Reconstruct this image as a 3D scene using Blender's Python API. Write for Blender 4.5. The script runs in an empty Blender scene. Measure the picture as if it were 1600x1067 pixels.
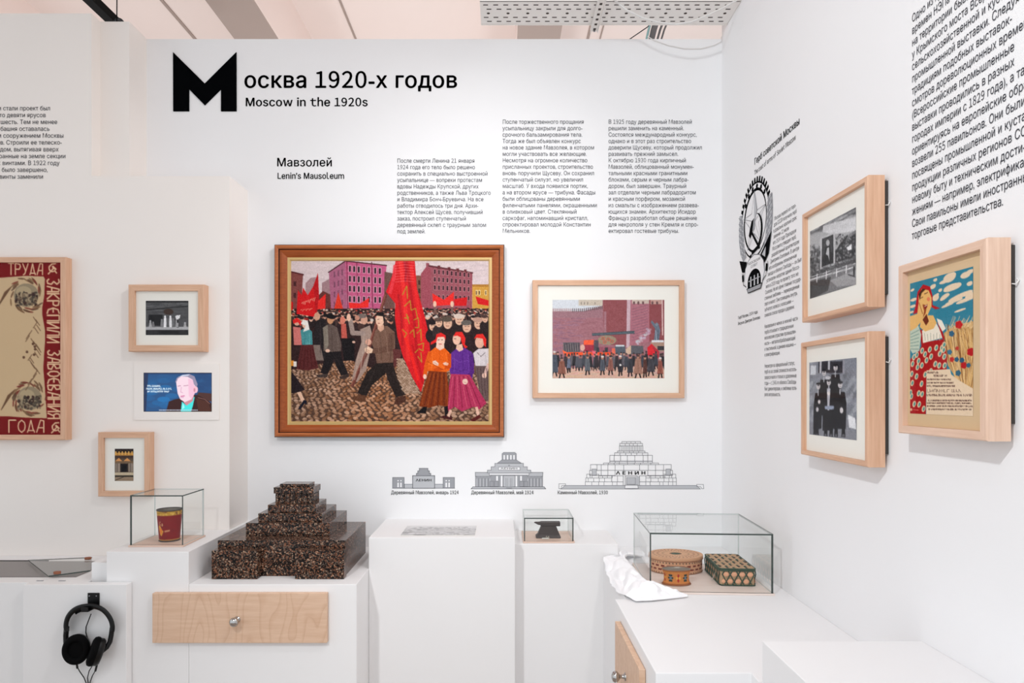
import bpy, bmesh, math, random
import numpy as np
from mathutils import Vector, Matrix
from mathutils.geometry import tessellate_polygon

S = bpy.context.scene
COL = S.collection
rnd = random.Random(7)
rng = np.random.default_rng(11)

# ------------------------------------------------------------------ camera, light, exposure
D = 2.7                    # distance camera - end wall (m)
F = 1050.0                 # focal length in pixels of the 1600 px wide frame
VX, VY = 785.0, 617.0      # where the depth direction vanishes in the frame
EYE = 1.5                  # eye height
K = D / F                  # metres per pixel on the end wall

cam = bpy.data.objects.new('camera', bpy.data.cameras.new('camera'))
COL.objects.link(cam)
cam.location = (0, 0, EYE)
cam.rotation_euler = (math.pi / 2, 0, 0)
cam.data.sensor_width = 36
cam.data.sensor_fit = 'HORIZONTAL'
cam.data.lens = F / 1600 * 36
cam.data.shift_x = (800 - VX) / 1600
cam.data.shift_y = (VY - 533.5) / 1600
cam.data.clip_start = 0.02
S.camera = cam

S.view_settings.view_transform = 'Standard'
S.view_settings.look = 'None'
S.view_settings.gamma = 1
S.view_settings.exposure = 0.1
S.view_settings.use_curve_mapping = False
try:
    S.cycles.max_bounces = 10
    S.cycles.diffuse_bounces = 6
    S.cycles.transparent_max_bounces = 24
    S.cycles.use_denoising = True
except Exception:
    pass

world = bpy.data.worlds.new('world')
S.world = world
world.use_nodes = True
world.node_tree.nodes['Background'].inputs[0].default_value = (0.93, 0.985, 1.03, 1)
world.node_tree.nodes['Background'].inputs[1].default_value = 0.96


def lamp(name, loc, aim, watts, radius=0.07, angle=120, blend=0.6, col=(1, 0.97, 0.93)):
    d = bpy.data.lights.new(name, 'SPOT')
    d.energy = watts
    d.shadow_soft_size = radius
    d.spot_size = math.radians(angle)
    d.spot_blend = blend
    d.color = col
    o = bpy.data.objects.new(name, d)
    COL.objects.link(o)
    o.location = loc
    o.rotation_euler = (Vector(aim) - Vector(loc)).to_track_quat('-Z', 'Y').to_euler()
    return o


lamp('track_and_fill_spot', (-0.95, -0.3, 3.0), (0.85, 1.5, 1.35), 132, angle=96, blend=0.8, col=(0.97, 1.0, 1.02))
lamp('track_and_fill_spot', (0.62, 1.0, 3.1), (-1.25, 2.4, 1.0), 42, angle=104, blend=0.8, col=(1, 0.975, 0.955))
lamp('track_and_fill_spot', (0.6, 1.8, 3.1), (-1.15, 2.5, 1.0), 30, radius=0.35, angle=84, blend=0.9, col=(0.97, 0.99, 1.03))  # soft unseen fill added to brighten the faces turned right
lamp('track_and_fill_spot', (-0.1, 0.2, 3.05), (0.1, 2.7, 0.9), 8, radius=0.12, col=(0.94, 0.99, 1.06))


def ceiling_fill_light(x, y, z, watts):
    d = bpy.data.lights.new('ceiling_fill_light', 'POINT')
    d.energy = watts
    d.shadow_soft_size = 0.25
    d.color = (0.94, 0.99, 1.02)
    o = bpy.data.objects.new('ceiling_fill_light', d)
    COL.objects.link(o)
    o.location = (x, y, z)


# unseen point lights added behind the partition walls to brighten the ceiling
ceiling_fill_light(-0.45, 4.2, 1.9, 42)
ceiling_fill_light(-2.3, 4.0, 1.9, 24)
ceiling_fill_light(0.9, 4.2, 1.9, 26)


# ------------------------------------------------------------------ small helpers
def lin(c):
    """sRGB 0-255 -> linear 0-1"""
    out = []
    for v in c:
        v = v / 255.0
        out.append(v / 12.92 if v <= 0.04045 else ((v + 0.055) / 1.055) ** 2.4)
    return tuple(out)


def at(px, py, r):
    """the point that the photograph shows at px, py when it stands at depth D / r"""
    return Vector(((px - VX) * K / r, D / r, EYE - (py - VY) * K / r))


def X(u):
    return u * K


def Z(v):
    """height of something v end-wall pixels below the eye"""
    return EYE - v * K


def Y(r):
    return D / r


def tag(o, label=None, cat=None, group=None, kind=None):
    if label: o['label'] = label
    if cat: o['category'] = cat
    if group: o['group'] = group
    if kind: o['kind'] = kind
    return o


def empty(name, loc, rz=0.0, label=None, cat=None, group=None):
    o = bpy.data.objects.new(name, None)
    o.empty_display_size = 0.05
    COL.objects.link(o)
    o.location = loc
    o.rotation_euler = (0, 0, rz)
    return tag(o, label, cat, group)


class MB:
    """collects shapes, links them as ONE mesh object"""
    def __init__(self):
        self.v, self.f, self.m, self.s = [], [], [], []

    def add(self, vs, fs, mi=0, smooth=False):
        b = len(self.v)
        self.v += [tuple(p) for p in vs]
        self.f += [tuple(b + i for i in f) for f in fs]
        self.m += [mi] * len(fs)
        self.s += [smooth] * len(fs)

    def box(self, x0, x1, y0, y1, z0, z1, mi=0):
        vs = [(x, y, z) for z in (z0, z1) for y in (y0, y1) for x in (x0, x1)]
        self.add(vs, [(0, 2, 3, 1), (4, 5, 7, 6), (0, 1, 5, 4), (2, 6, 7, 3), (0, 4, 6, 2), (1, 3, 7, 5)], mi)

    def prism(self, plan, z0, z1, mi=0, smooth=False):
        """plan counter-clockwise seen from above"""
        n = len(plan)
        vs = [(x, y, z0) for x, y in plan] + [(x, y, z1) for x, y in plan]
        self.add(vs, [tuple(range(n))[::-1], tuple(range(n, 2 * n))], mi)
        self.add(vs, [(i, (i + 1) % n, n + (i + 1) % n, n + i) for i in range(n)], mi, smooth)

    def tube(self, pts, r, n=8, mi=0, caps=True, closed=False, flat=1.0):
        pts = [Vector(p) for p in pts]
        m = len(pts)
        rs = r if isinstance(r, (list, tuple)) else [r] * m
        up = Vector((0.0312, 0.0721, 1)).normalized()
        vs = []
        N = None
        for i, p in enumerate(pts):
            a = pts[i - 1] if (i > 0 or closed) else p
            c = pts[(i + 1) % m] if (i < m - 1 or closed) else p
            t = (c - a).normalized()
            if N is None:
                N = t.cross(up)
                if N.length < 1e-3: N = t.cross(Vector((1, 0, 0)))
            N = (N - t * N.dot(t)).normalized()
            B = t.cross(N)
            for k in range(n):
                w = 2 * math.pi * k / n
                vs.append(p + N * math.cos(w) * rs[i] + B * math.sin(w) * rs[i] * flat)
        fs = []
        for i in range(m if closed else m - 1):
            j = (i + 1) % m
            for k in range(n):
                fs.append((i * n + k, i * n + (k + 1) % n, j * n + (k + 1) % n, j * n + k))
        self.add(vs, fs, mi, True)
        if caps and not closed:
            self.add(vs, [tuple(range(n))[::-1], tuple(range((m - 1) * n, m * n))], mi)

    def lathe(self, prof, n=32, sx=1.0, sy=1.0, mi=0, c=(0, 0, 0), close=True):
        """prof: (radius, z) from bottom to top"""
        vs = []
        for r, z in prof:
            for k in range(n):
                w = 2 * math.pi * k / n
                vs.append((c[0] + r * sx * math.cos(w), c[1] + r * sy * math.sin(w), c[2] + z))
        fs = []
        for i in range(len(prof) - 1):
            for k in range(n):
                fs.append((i * n + k, i * n + (k + 1) % n, (i + 1) * n + (k + 1) % n, (i + 1) * n + k))
        self.add(vs, fs, mi, True)
        if close:
            self.add(vs, [tuple(range(n))[::-1], tuple(range((len(prof) - 1) * n, len(prof) * n))], mi)

    def ball(self, c, rx, ry, rz, mi=0, n=16, m=10, M=None):
        vs = []
        for i in range(m + 1):
            th = math.pi * i / m
            for k in range(n):
                w = 2 * math.pi * k / n
                p = Vector((rx * math.sin(th) * math.cos(w), ry * math.sin(th) * math.sin(w), -rz * math.cos(th)))
                if M: p = M @ p
                vs.append(Vector(c) + p)
        fs = []
        for i in range(m):
            for k in range(n):
                fs.append((i * n + k, i * n + (k + 1) % n, (i + 1) * n + (k + 1) % n, (i + 1) * n + k))
        self.add(vs, fs, mi, True)

    def build(self, name, mats, parent=None, bevel=0.0, seg=2, loc=None, rz=0.0):
        me = bpy.data.meshes.new(name)
        me.from_pydata(self.v, [], self.f)
        if not isinstance(mats, (list, tuple)): mats = [mats]
        for m in mats: me.materials.append(m)
        me.polygons.foreach_set('material_index', self.m)
        me.polygons.foreach_set('use_smooth', self.s)
        if bevel:
            bm = bmesh.new()
            bm.from_mesh(me)
            bmesh.ops.remove_doubles(bm, verts=bm.verts, dist=1e-5)
            es = [e for e in bm.edges if len(e.link_faces) == 2 and e.calc_face_angle(0) > 0.6]
            bmesh.ops.bevel(bm, geom=es, offset=bevel, segments=seg, affect='EDGES', profile=0.5, clamp_overlap=True)
            bm.to_mesh(me)
            bm.free()
        me.update()
        o = bpy.data.objects.new(name, me)
        COL.objects.link(o)
        if parent: o.parent = parent
        if loc is not None: o.location = loc
        if rz: o.rotation_euler = (0, 0, rz)
        return o


# ------------------------------------------------------------------ materials
def new_mat(name):
    m = bpy.data.materials.new(name)
    m.use_nodes = True
    nt = m.node_tree
    b = nt.nodes['Principled BSDF']
    return m, nt, b


def plain(name, c, rough=0.6, metal=0.0, spec=0.5, srgb=True):
    m, nt, b = new_mat(name)
    b.inputs['Base Color'].default_value = (*(lin(c) if srgb else c), 1)
    b.inputs['Roughness'].default_value = rough
    b.inputs['Metallic'].default_value = metal
    b.inputs['Specular IOR Level'].default_value = spec
    return m


def ramp(nt, stops, interp='LINEAR'):
    n = nt.nodes.new('ShaderNodeValToRGB')
    n.color_ramp.interpolation = interp
    e = n.color_ramp.elements
    while len(e) < len(stops): e.new(0.5)
    for i, (p, c) in enumerate(stops):
        e[i].position = p
        e[i].color = (*lin(c), 1)
    return n


def paint(name, c, rough=0.7, var=0.012):
    """matt wall paint with a faint roller texture"""
    m, nt, b = new_mat(name)
    tc = nt.nodes.new('ShaderNodeTexCoord')
    n1 = nt.nodes.new('ShaderNodeTexNoise')
    n1.inputs['Scale'].default_value = 2.2
    n1.inputs['Detail'].default_value = 4
    nt.links.new(tc.outputs['Object'], n1.inputs['Vector'])
    l = lin(c)
    mix = nt.nodes.new('ShaderNodeMix')
    mix.data_type = 'RGBA'
    mix.inputs[6].default_value = (*[max(0, v - var) for v in l], 1)
    mix.inputs[7].default_value = (*[min(1, v + var) for v in l], 1)
    nt.links.new(n1.outputs['Fac'], mix.inputs[0])
    nt.links.new(mix.outputs[2], b.inputs['Base Color'])
    b.inputs['Roughness'].default_value = rough
    b.inputs['Specular IOR Level'].default_value = 0.3
    n2 = nt.nodes.new('ShaderNodeTexNoise')
    n2.inputs['Scale'].default_value = 420
    nt.links.new(tc.outputs['Object'], n2.inputs['Vector'])
    bp = nt.nodes.new('ShaderNodeBump')
    bp.inputs['Strength'].default_value = 0.05
    bp.inputs['Distance'].default_value = 0.002
    nt.links.new(n2.outputs['Fac'], bp.inputs['Height'])
    nt.links.new(bp.outputs['Normal'], b.inputs['Normal'])
    return m


def wood(name, dark, light, axis='X', stretch=16.0, scale=9.0, rough=0.45, wave=False):
    m, nt, b = new_mat(name)
    tc = nt.nodes.new('ShaderNodeTexCoord')
    mp = nt.nodes.new('ShaderNodeMapping')
    sc = [scale * stretch] * 3
    sc['XYZ'.index(axis)] = scale
    mp.inputs['Scale'].default_value = sc
    nt.links.new(tc.outputs['Object'], mp.inputs['Vector'])
    n = nt.nodes.new('ShaderNodeTexNoise')
    n.inputs['Scale'].default_value = 1.0
    n.inputs['Detail'].default_value = 5
    n.inputs['Roughness'].default_value = 0.6
    nt.links.new(mp.outputs['Vector'], n.inputs['Vector'])
    rp = ramp(nt, [(0.3, dark), (0.7, light)])
    nt.links.new(n.outputs['Fac'], rp.inputs['Fac'])
    out = rp.outputs['Color']
    if wave:
        # cathedral figure of rotary-cut plywood: contour lines of a stretched noise field
        mp2 = nt.nodes.new('ShaderNodeMapping')
        mp2.inputs['Scale'].default_value = (7.0, 7.0, 2.6)
        nt.links.new(tc.outputs['Object'], mp2.inputs['Vector'])
        n2 = nt.nodes.new('ShaderNodeTexNoise')
        n2.inputs['Scale'].default_value = 1.0
        n2.inputs['Detail'].default_value = 1.5
        nt.links.new(mp2.outputs['Vector'], n2.inputs['Vector'])
        mul = nt.nodes.new('ShaderNodeMath'); mul.operation = 'MULTIPLY'; mul.inputs[1].default_value = 13
        nt.links.new(n2.outputs['Fac'], mul.inputs[0])
        fr = nt.nodes.new('ShaderNodeMath'); fr.operation = 'FRACT'
        nt.links.new(mul.outputs[0], fr.inputs[0])
        r2 = ramp(nt, [(0.0, (224, 208, 196)), (0.1, (255, 255, 255)), (0.7, (255, 255, 255)), (1.0, (238, 228, 220))])
        nt.links.new(fr.outputs[0], r2.inputs['Fac'])
        mx = nt.nodes.new('ShaderNodeMix'); mx.data_type = 'RGBA'; mx.blend_type = 'MULTIPLY'
        mx.inputs[0].default_value = 0.5
        nt.links.new(out, mx.inputs[6])
        nt.links.new(r2.outputs['Color'], mx.inputs[7])
        out = mx.outputs[2]
    nt.links.new(out, b.inputs['Base Color'])
    b.inputs['Roughness'].default_value = rough
    b.inputs['Specular IOR Level'].default_value = 0.35
    return m


def granite():
    m, nt, b = new_mat('polished_granite')
    tc = nt.nodes.new('ShaderNodeTexCoord')
    nz = nt.nodes.new('ShaderNodeTexNoise')
    nz.inputs['Scale'].default_value = 140
    nz.inputs['Detail'].default_value = 3
    nt.links.new(tc.outputs['Object'], nz.inputs['Vector'])
    mixv = nt.nodes.new('ShaderNodeMix'); mixv.data_type = 'VECTOR'
    mixv.inputs[0].default_value = 0.007
    nt.links.new(tc.outputs['Object'], mixv.inputs[4])
    nt.links.new(nz.outputs['Color'], mixv.inputs[5])
    vo = nt.nodes.new('ShaderNodeTexVoronoi')
    vo.inputs['Scale'].default_value = 270
    nt.links.new(mixv.outputs[1], vo.inputs['Vector'])
    sep = nt.nodes.new('ShaderNodeSeparateColor')
    nt.links.new(vo.outputs['Color'], sep.inputs['Color'])
    rp = ramp(nt, [(0.0, (16, 12, 11)), (0.38, (42, 31, 26)), (0.52, (84, 58, 46)), (0.68, (126, 82, 60)),
                   (0.82, (98, 84, 74)), (0.93, (168, 138, 116))], 'CONSTANT')
    nt.links.new(sep.outputs[0], rp.inputs['Fac'])
    nt.links.new(rp.outputs['Color'], b.inputs['Base Color'])
    b.inputs['Roughness'].default_value = 0.12
    b.inputs['Specular IOR Level'].default_value = 0.22
    return m


def glass(name, ior=1.45, tint=(0.99, 0.996, 0.993), graze=1.0):
    m = bpy.data.materials.new(name)
    m.use_nodes = True
    nt = m.node_tree
    nt.nodes.clear()
    out = nt.nodes.new('ShaderNodeOutputMaterial')
    tr = nt.nodes.new('ShaderNodeBsdfTransparent')
    tr.inputs[0].default_value = (*tint, 1)
    gl = nt.nodes.new('ShaderNodeBsdfGlossy')
    gl.inputs['Roughness'].default_value = 0.0
    lw = nt.nodes.new('ShaderNodeLayerWeight')                   # Schlick reflectance, the same from both faces of a pane
    lw.inputs['Blend'].default_value = 0.5
    pw = nt.nodes.new('ShaderNodeMath'); pw.operation = 'POWER'; pw.inputs[1].default_value = 5.0
    nt.links.new(lw.outputs['Facing'], pw.inputs[0])
    f0 = ((ior - 1) / (ior + 1)) ** 2
    ma = nt.nodes.new('ShaderNodeMath'); ma.operation = 'MULTIPLY_ADD'; ma.inputs[1].default_value = (1 - f0) * graze; ma.inputs[2].default_value = f0
    nt.links.new(pw.outputs[0], ma.inputs[0])
    ge = nt.nodes.new('ShaderNodeNewGeometry')                   # both faces of a thin pane counted once, where light enters
    inv = nt.nodes.new('ShaderNodeMath'); inv.operation = 'SUBTRACT'; inv.inputs[0].default_value = 1.0
    nt.links.new(ge.outputs['Backfacing'], inv.inputs[1])
    en = nt.nodes.new('ShaderNodeMath'); en.operation = 'MULTIPLY'
    nt.links.new(ma.outputs[0], en.inputs[0]); nt.links.new(inv.outputs[0], en.inputs[1])
    mx = nt.nodes.new('ShaderNodeMixShader')
    nt.links.new(en.outputs[0], mx.inputs[0])
    nt.links.new(tr.outputs[0], mx.inputs[1])
    nt.links.new(gl.outputs[0], mx.inputs[2])
    nt.links.new(mx.outputs[0], out.inputs[0])
    return m


def printed(name, rough=0.6, emit=0.0):
    m, nt, b = new_mat(name)
    a = nt.nodes.new('ShaderNodeVertexColor')
    a.layer_name = 'ink'
    nt.links.new(a.outputs['Color'], b.inputs['Base Color'])
    b.inputs['Roughness'].default_value = rough
    b.inputs['Specular IOR Level'].default_value = 0.08
    if emit:
        b.inputs['Base Color'].default_value = (0.01, 0.01, 0.01, 1)
        nt.links.remove(b.inputs['Base Color'].links[0])
        nt.links.new(a.outputs['Color'], b.inputs['Emission Color'])
        b.inputs['Emission Strength'].default_value = emit
        b.inputs['Roughness'].default_value = 0.2
    return m


M = dict(
    wall=paint('white_wall_paint', (240, 240, 241)),
    wall_left=paint('white_paint_warm_light', (242, 236, 231)),  # warm tint of the light put into the left wall's colour
    plinth=paint('white_plinth_paint', (238, 237, 237), 0.55),
    counter=paint('white_counter_paint', (240, 240, 241), 0.5),
    ceiling=paint('pinkish_ceiling_paint', (217, 203, 197)),
    beam=paint('shaded_soffit_and_seam_paint', (150, 134, 126)),  # shade under the beams put into the brown; also colours the ceiling seams
    beam_side=paint('lit_beam_side_paint', (228, 212, 205)),  # paler copy for the beam sides, their light put into the colour
    floor=wood('floor_boards', (158, 142, 130), (182, 166, 154), 'Y', 12, 3),
    beech_h=wood('beech_wood_lengthwise', (205, 160, 130), (223, 182, 152), 'X'),
    beech_v=wood('beech_wood_upright', (205, 160, 130), (223, 182, 152), 'Z'),
    maple_h=wood('maple_wood_lengthwise', (218, 182, 158), (232, 200, 178), 'X'),
    maple_v=wood('maple_wood_upright', (218, 182, 158), (232, 200, 178), 'Z'),
    ply=wood('plywood_panel', (212, 176, 148), (224, 192, 166), 'X', 10, 9, 0.5, wave=True),
    ply_edge=plain('plywood_edge', (176, 132, 108), 0.6),
    gold_wood=wood('varnished_brown_moulding', (140, 66, 26), (168, 86, 38), 'X', 16, 10, 0.3),
    ridge_wood=wood('varnished_light_ridge', (166, 92, 50), (194, 118, 72), 'X', 16, 10, 0.25),
    dark_wood=plain('dark_moulding_edge', (62, 30, 18), 0.4),
    gilt=plain('pale_gilt_slip', (212, 180, 120), 0.35, 0.25),
    mat=plain('cream_mount_board', (238, 236, 228), 0.8, 0, 0.2),
    tan=plain('tan_backing_paper', (212, 184, 146), 0.8, 0, 0.2),
    back=plain('dark_frame_backing', (60, 55, 52), 0.8),
    ink=plain('black_vinyl_lettering', (18, 21, 28), 0.7, 0, 0.05),
    black=plain('solid_black_vinyl', (4, 5, 7), 0.8, 0, 0.02),
    greyink=plain('grey_vinyl_lettering', (68, 70, 77), 0.7, 0, 0.05),
    midink=plain('dark_grey_vinyl_lettering', (62, 65, 72), 0.7, 0, 0.05),
    smallink=plain('pale_black_vinyl_lettering', (92, 93, 96), 0.7, 0, 0.05),
    lineink=plain('grey_line_print', (118, 119, 124), 0.6, 0, 0.3),
    fillgrey=plain('grey_area_print', (186, 188, 192), 0.6, 0, 0.3),
    fillgrey_dark=plain('dark_grey_area_print', (156, 158, 163), 0.6, 0, 0.3),
    white=plain('white_print', (236, 236, 238), 0.6, 0, 0.3),
    granite=granite(),
    glass=glass('clear_glass'),
    picture_glass=glass('picture_glass', 1.2, (1, 1, 1), 0.4),
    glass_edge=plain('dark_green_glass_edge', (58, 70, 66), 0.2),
    glass_edge_pale=plain('lit_green_glass_edge', (196, 204, 202), 0.2),
    print=printed('printed_ink'),
    oil=printed('oil_paint', 0.45),
    screen=printed('lit_screen', emit=1.0),
    plastic=plain('black_headphone_plastic', (7, 7, 8), 0.4, 0, 0.3),
    rubber=plain('black_rubber', (12, 12, 13), 0.6),
    pad=plain('black_ear_cushion', (5, 5, 6), 0.8, 0, 0.1),
    silver=plain('grey_metallic_trim', (150, 150, 155), 0.3, 0.8),
    chrome=plain('polished_steel', (190, 188, 186), 0.18, 1.0),
    iron=plain('dark_brown_iron', (58, 47, 44), 0.55, 0.2),
    tray=plain('painted_steel_tray', (240, 236, 232), 0.5),
    hole=plain('dark_slot', (70, 60, 54), 0.8),
    cable_white=plain('white_cable', (226, 224, 222), 0.5),
    cable_dark=plain('dark_cable', (38, 42, 46), 0.5),
    cable_teal=plain('teal_cable', (95, 140, 140), 0.5),
    track=plain('black_track', (5, 5, 6), 0.7, 0, 0.1),
    cloth=plain('white_cotton_cloth', (250, 250, 252), 0.9, 0, 0.1),
    panel_grey=plain('grey_inset_panel', (122, 116, 114), 0.35),
    shadow_black=plain('black_edge_shade', (20, 20, 20), 0.6),
    cork=plain('brown_cork_pad', (150, 92, 66), 0.8),
    tagpaper=plain('white_paper_tag', (236, 232, 224), 0.8),
    string=plain('pale_string', (220, 212, 196), 0.8),
    bark=plain('birch_bark', (204, 156, 120), 0.65),
    bark_dark=plain('birch_bark_rim', (150, 98, 66), 0.65),
    maroon=plain('maroon_strip', (96, 34, 30), 0.7),
    darkgreen=plain('dark_green_cane', (40, 68, 48), 0.6),
    salmon=plain('salmon_woven_reed', (226, 166, 130), 0.65),
    straw=plain('tan_woven_reed', (184, 150, 116), 0.7),
    umber=plain('dark_brown_reed', (74, 56, 44), 0.7),
    tin=plain('dull_tin', (140, 132, 122), 0.4, 0.7),
)


# ------------------------------------------------------------------ pictures drawn in code
class Canvas:
    """a small raster painted with plain shapes; rect = drawing coordinates, w = columns kept"""
    def __init__(self, rect, w, bg, ss=3, T=None, aspect=None):
        self.x0, self.y0, self.x1, self.y1 = rect
        self.T = T
        asp = aspect if aspect else (self.y1 - self.y0) / (self.x1 - self.x0)
        self.w, self.h, self.ss = w, max(2, int(round(w * asp))), ss
        self.W, self.H = self.w * ss, self.h * ss
        self.a = np.empty((self.H, self.W, 3), np.float32)
        self.a[:] = np.array(bg, np.float32) / 255

    def pt(self, p):
        x, y = p
        if self.T:
            u, v = self.T(x, y)
            return u * self.W, v * self.H
        return (x - self.x0) / (self.x1 - self.x0) * self.W, (y - self.y0) / (self.y1 - self.y0) * self.H

    def _box(self, xs, ys, pad=1):
        a = max(0, int(min(xs)) - pad); b = min(self.W, int(max(xs)) + pad + 1)
        c = max(0, int(min(ys)) - pad); d = min(self.H, int(max(ys)) + pad + 1)
        return a, b, c, d

    def _put(self, a, b, c, d, mask, col, al):
        sub = self.a[c:d, a:b]
        k = (mask * al)[..., None]
        sub[:] = sub * (1 - k) + (np.array(col, np.float32) / 255) * k

    def poly(self, pts, col, al=1.0):
        P = [self.pt(p) for p in pts]
        xs = [p[0] for p in P]; ys = [p[1] for p in P]
        a, b, c, d = self._box(xs, ys)
        if a >= b or c >= d: return
        yy, xx = np.mgrid[c:d, a:b]
        xx = xx + 0.5; yy = yy + 0.5
        ins = np.zeros(xx.shape, bool)
        for i in range(len(P)):
            x1, y1 = P[i]; x2, y2 = P[i - 1]
            if y1 == y2: continue
            ins ^= ((y1 > yy) != (y2 > yy)) & (xx < (x2 - x1) * (yy - y1) / (y2 - y1) + x1)
        self._put(a, b, c, d, ins.astype(np.float32), col, al)

    def ell(self, cx, cy, rx, ry, col, rot=0.0, al=1.0):
        n = 18
        ca, sa = math.cos(rot), math.sin(rot)
        self.poly([(cx + rx * math.cos(t) * ca - ry * math.sin(t) * sa,
                    cy + rx * math.cos(t) * sa + ry * math.sin(t) * ca)
                   for t in (2 * math.pi * i / n for i in range(n))], col, al)

    def line(self, pts, w, col, al=1.0):
        for (xa, ya), (xb, yb) in zip(pts[:-1], pts[1:]):
            dx, dy = xb - xa, yb - ya
            L = math.hypot(dx, dy) or 1e-6
            nx, ny = -dy / L * w / 2, dx / L * w / 2
            ex, ey = dx / L * w * 0.25, dy / L * w * 0.25
            self.poly([(xa + nx - ex, ya + ny - ey), (xb + nx + ex, yb + ny + ey),
                       (xb - nx + ex, yb - ny + ey), (xa - nx - ex, ya - ny - ey)], col, al)

    def rect(self, x0, y0, x1, y1, col, al=1.0):
        self.poly([(x0, y0), (x1, y0), (x1, y1), (x0, y1)], col, al)

    def grain(self, amt, cell=2):
        h, w = self.H // cell + 2, self.W // cell + 2
        n = rng.normal(0, amt, (h, w)).astype(np.float32)
        n = np.kron(n, np.ones((cell, cell), np.float32))[:self.H, :self.W]
        self.a = np.clip(self.a + n[..., None], 0, 1)

    def pixels(self):
        s = self.ss
        a = self.a.reshape(self.h, s, self.w, s, 3).mean((1, 3))
        return np.where(a <= 0.04045, a / 12.92, ((a + 0.055) / 1.055) ** 2.4)


def ink_grid(name, canvas, fn, mat, parent=None, smooth=False, wrap=False):
    """a grid mesh carrying the canvas as a colour per vertex; fn(u, v) -> arrays x, y, z"""
    px = canvas.pixels()
    if wrap: px = np.concatenate([px, px[:, :1]], 1)
    h, w = px.shape[:2]
    u = (np.arange(w) / (w - 1))[None, :].repeat(h, 0)
    v = (np.arange(h) / (h - 1))[:, None].repeat(w, 1)
    x, y, z = fn(u, v)
    co = np.stack([x + 0 * u, y + 0 * u, z + 0 * u], -1).reshape(-1, 3)
    i = np.arange(h - 1)[:, None] * w + np.arange(w - 1)[None, :]
    fc = np.stack([i, i + w, i + w + 1, i + 1], -1).reshape(-1, 4)
    me = bpy.data.meshes.new(name)
    me.from_pydata(co.tolist(), [], fc.tolist())
    at_ = me.color_attributes.new('ink', 'FLOAT_COLOR', 'POINT')
    c4 = np.ones((h * w, 4), np.float32)
    c4[:, :3] = px.reshape(-1, 3)
    at_.data.foreach_set('color', c4.ravel())
    me.materials.append(mat)
    if smooth: me.polygons.foreach_set('use_smooth', [True] * len(me.polygons))
    me.update()
    o = bpy.data.objects.new(name, me)
    COL.objects.link(o)
    if parent: o.parent = parent
    return o


# ------------------------------------------------------------------ lettering
_G = {}
HOMO = str.maketrans('aeocpxyisMHKTBACEOPX', 'аеосрхуіѕМНКТВАСЕОРХ')


def _outline(s, res):
    """closed contours of a string in the built-in lettering, at size 1"""
    c = bpy.data.curves.new('glyph', 'FONT')
    c.body = s
    c.resolution_u = res
    c.fill_mode = 'NONE'
    o = bpy.data.objects.new('glyph', c)
    me = bpy.data.meshes.new_from_object(o)
    co = [(p.co.x, p.co.y) for p in me.vertices]
    nxt = {}
    for e in me.edges:
        i, j = e.vertices
        nxt.setdefault(i, []).append(j)
        nxt.setdefault(j, []).append(i)
    seen, loops = set(), []
    for i in range(len(co)):
        if i in seen: continue
        loop, prev, cur = [], None, i
        while cur not in seen:
            seen.add(cur)
            loop.append(cur)
            # vertices of a contour are stored in order: prefer the next index
            opts = [k for k in nxt.get(cur, []) if k not in seen]
            if not opts: break
            cur = cur + 1 if cur + 1 in opts else opts[0]
        if len(loop) > 2: loops.append([co[k] for k in loop])
    bpy.data.objects.remove(o)
    bpy.data.curves.remove(c)
    bpy.data.meshes.remove(me)
    return loops


def _area(l):
    return sum(l[i - 1][0] * l[i][1] - l[i][0] * l[i - 1][1] for i in range(len(l))) / 2


def _inside(p, l):
    r = False
    for i in range(len(l)):
        (x1, y1), (x2, y2) = l[i - 1], l[i]
        if (y1 > p[1]) != (y2 > p[1]) and p[0] < (x2 - x1) * (p[1] - y1) / (y2 - y1) + x1: r = not r
    return r


def stem_x(l):
    """right side of the stem: where the contour's top corner turns down"""
    top = max(p[1] for p in l)
    return max(p[0] for p in l if p[1] > top - .01)


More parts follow.
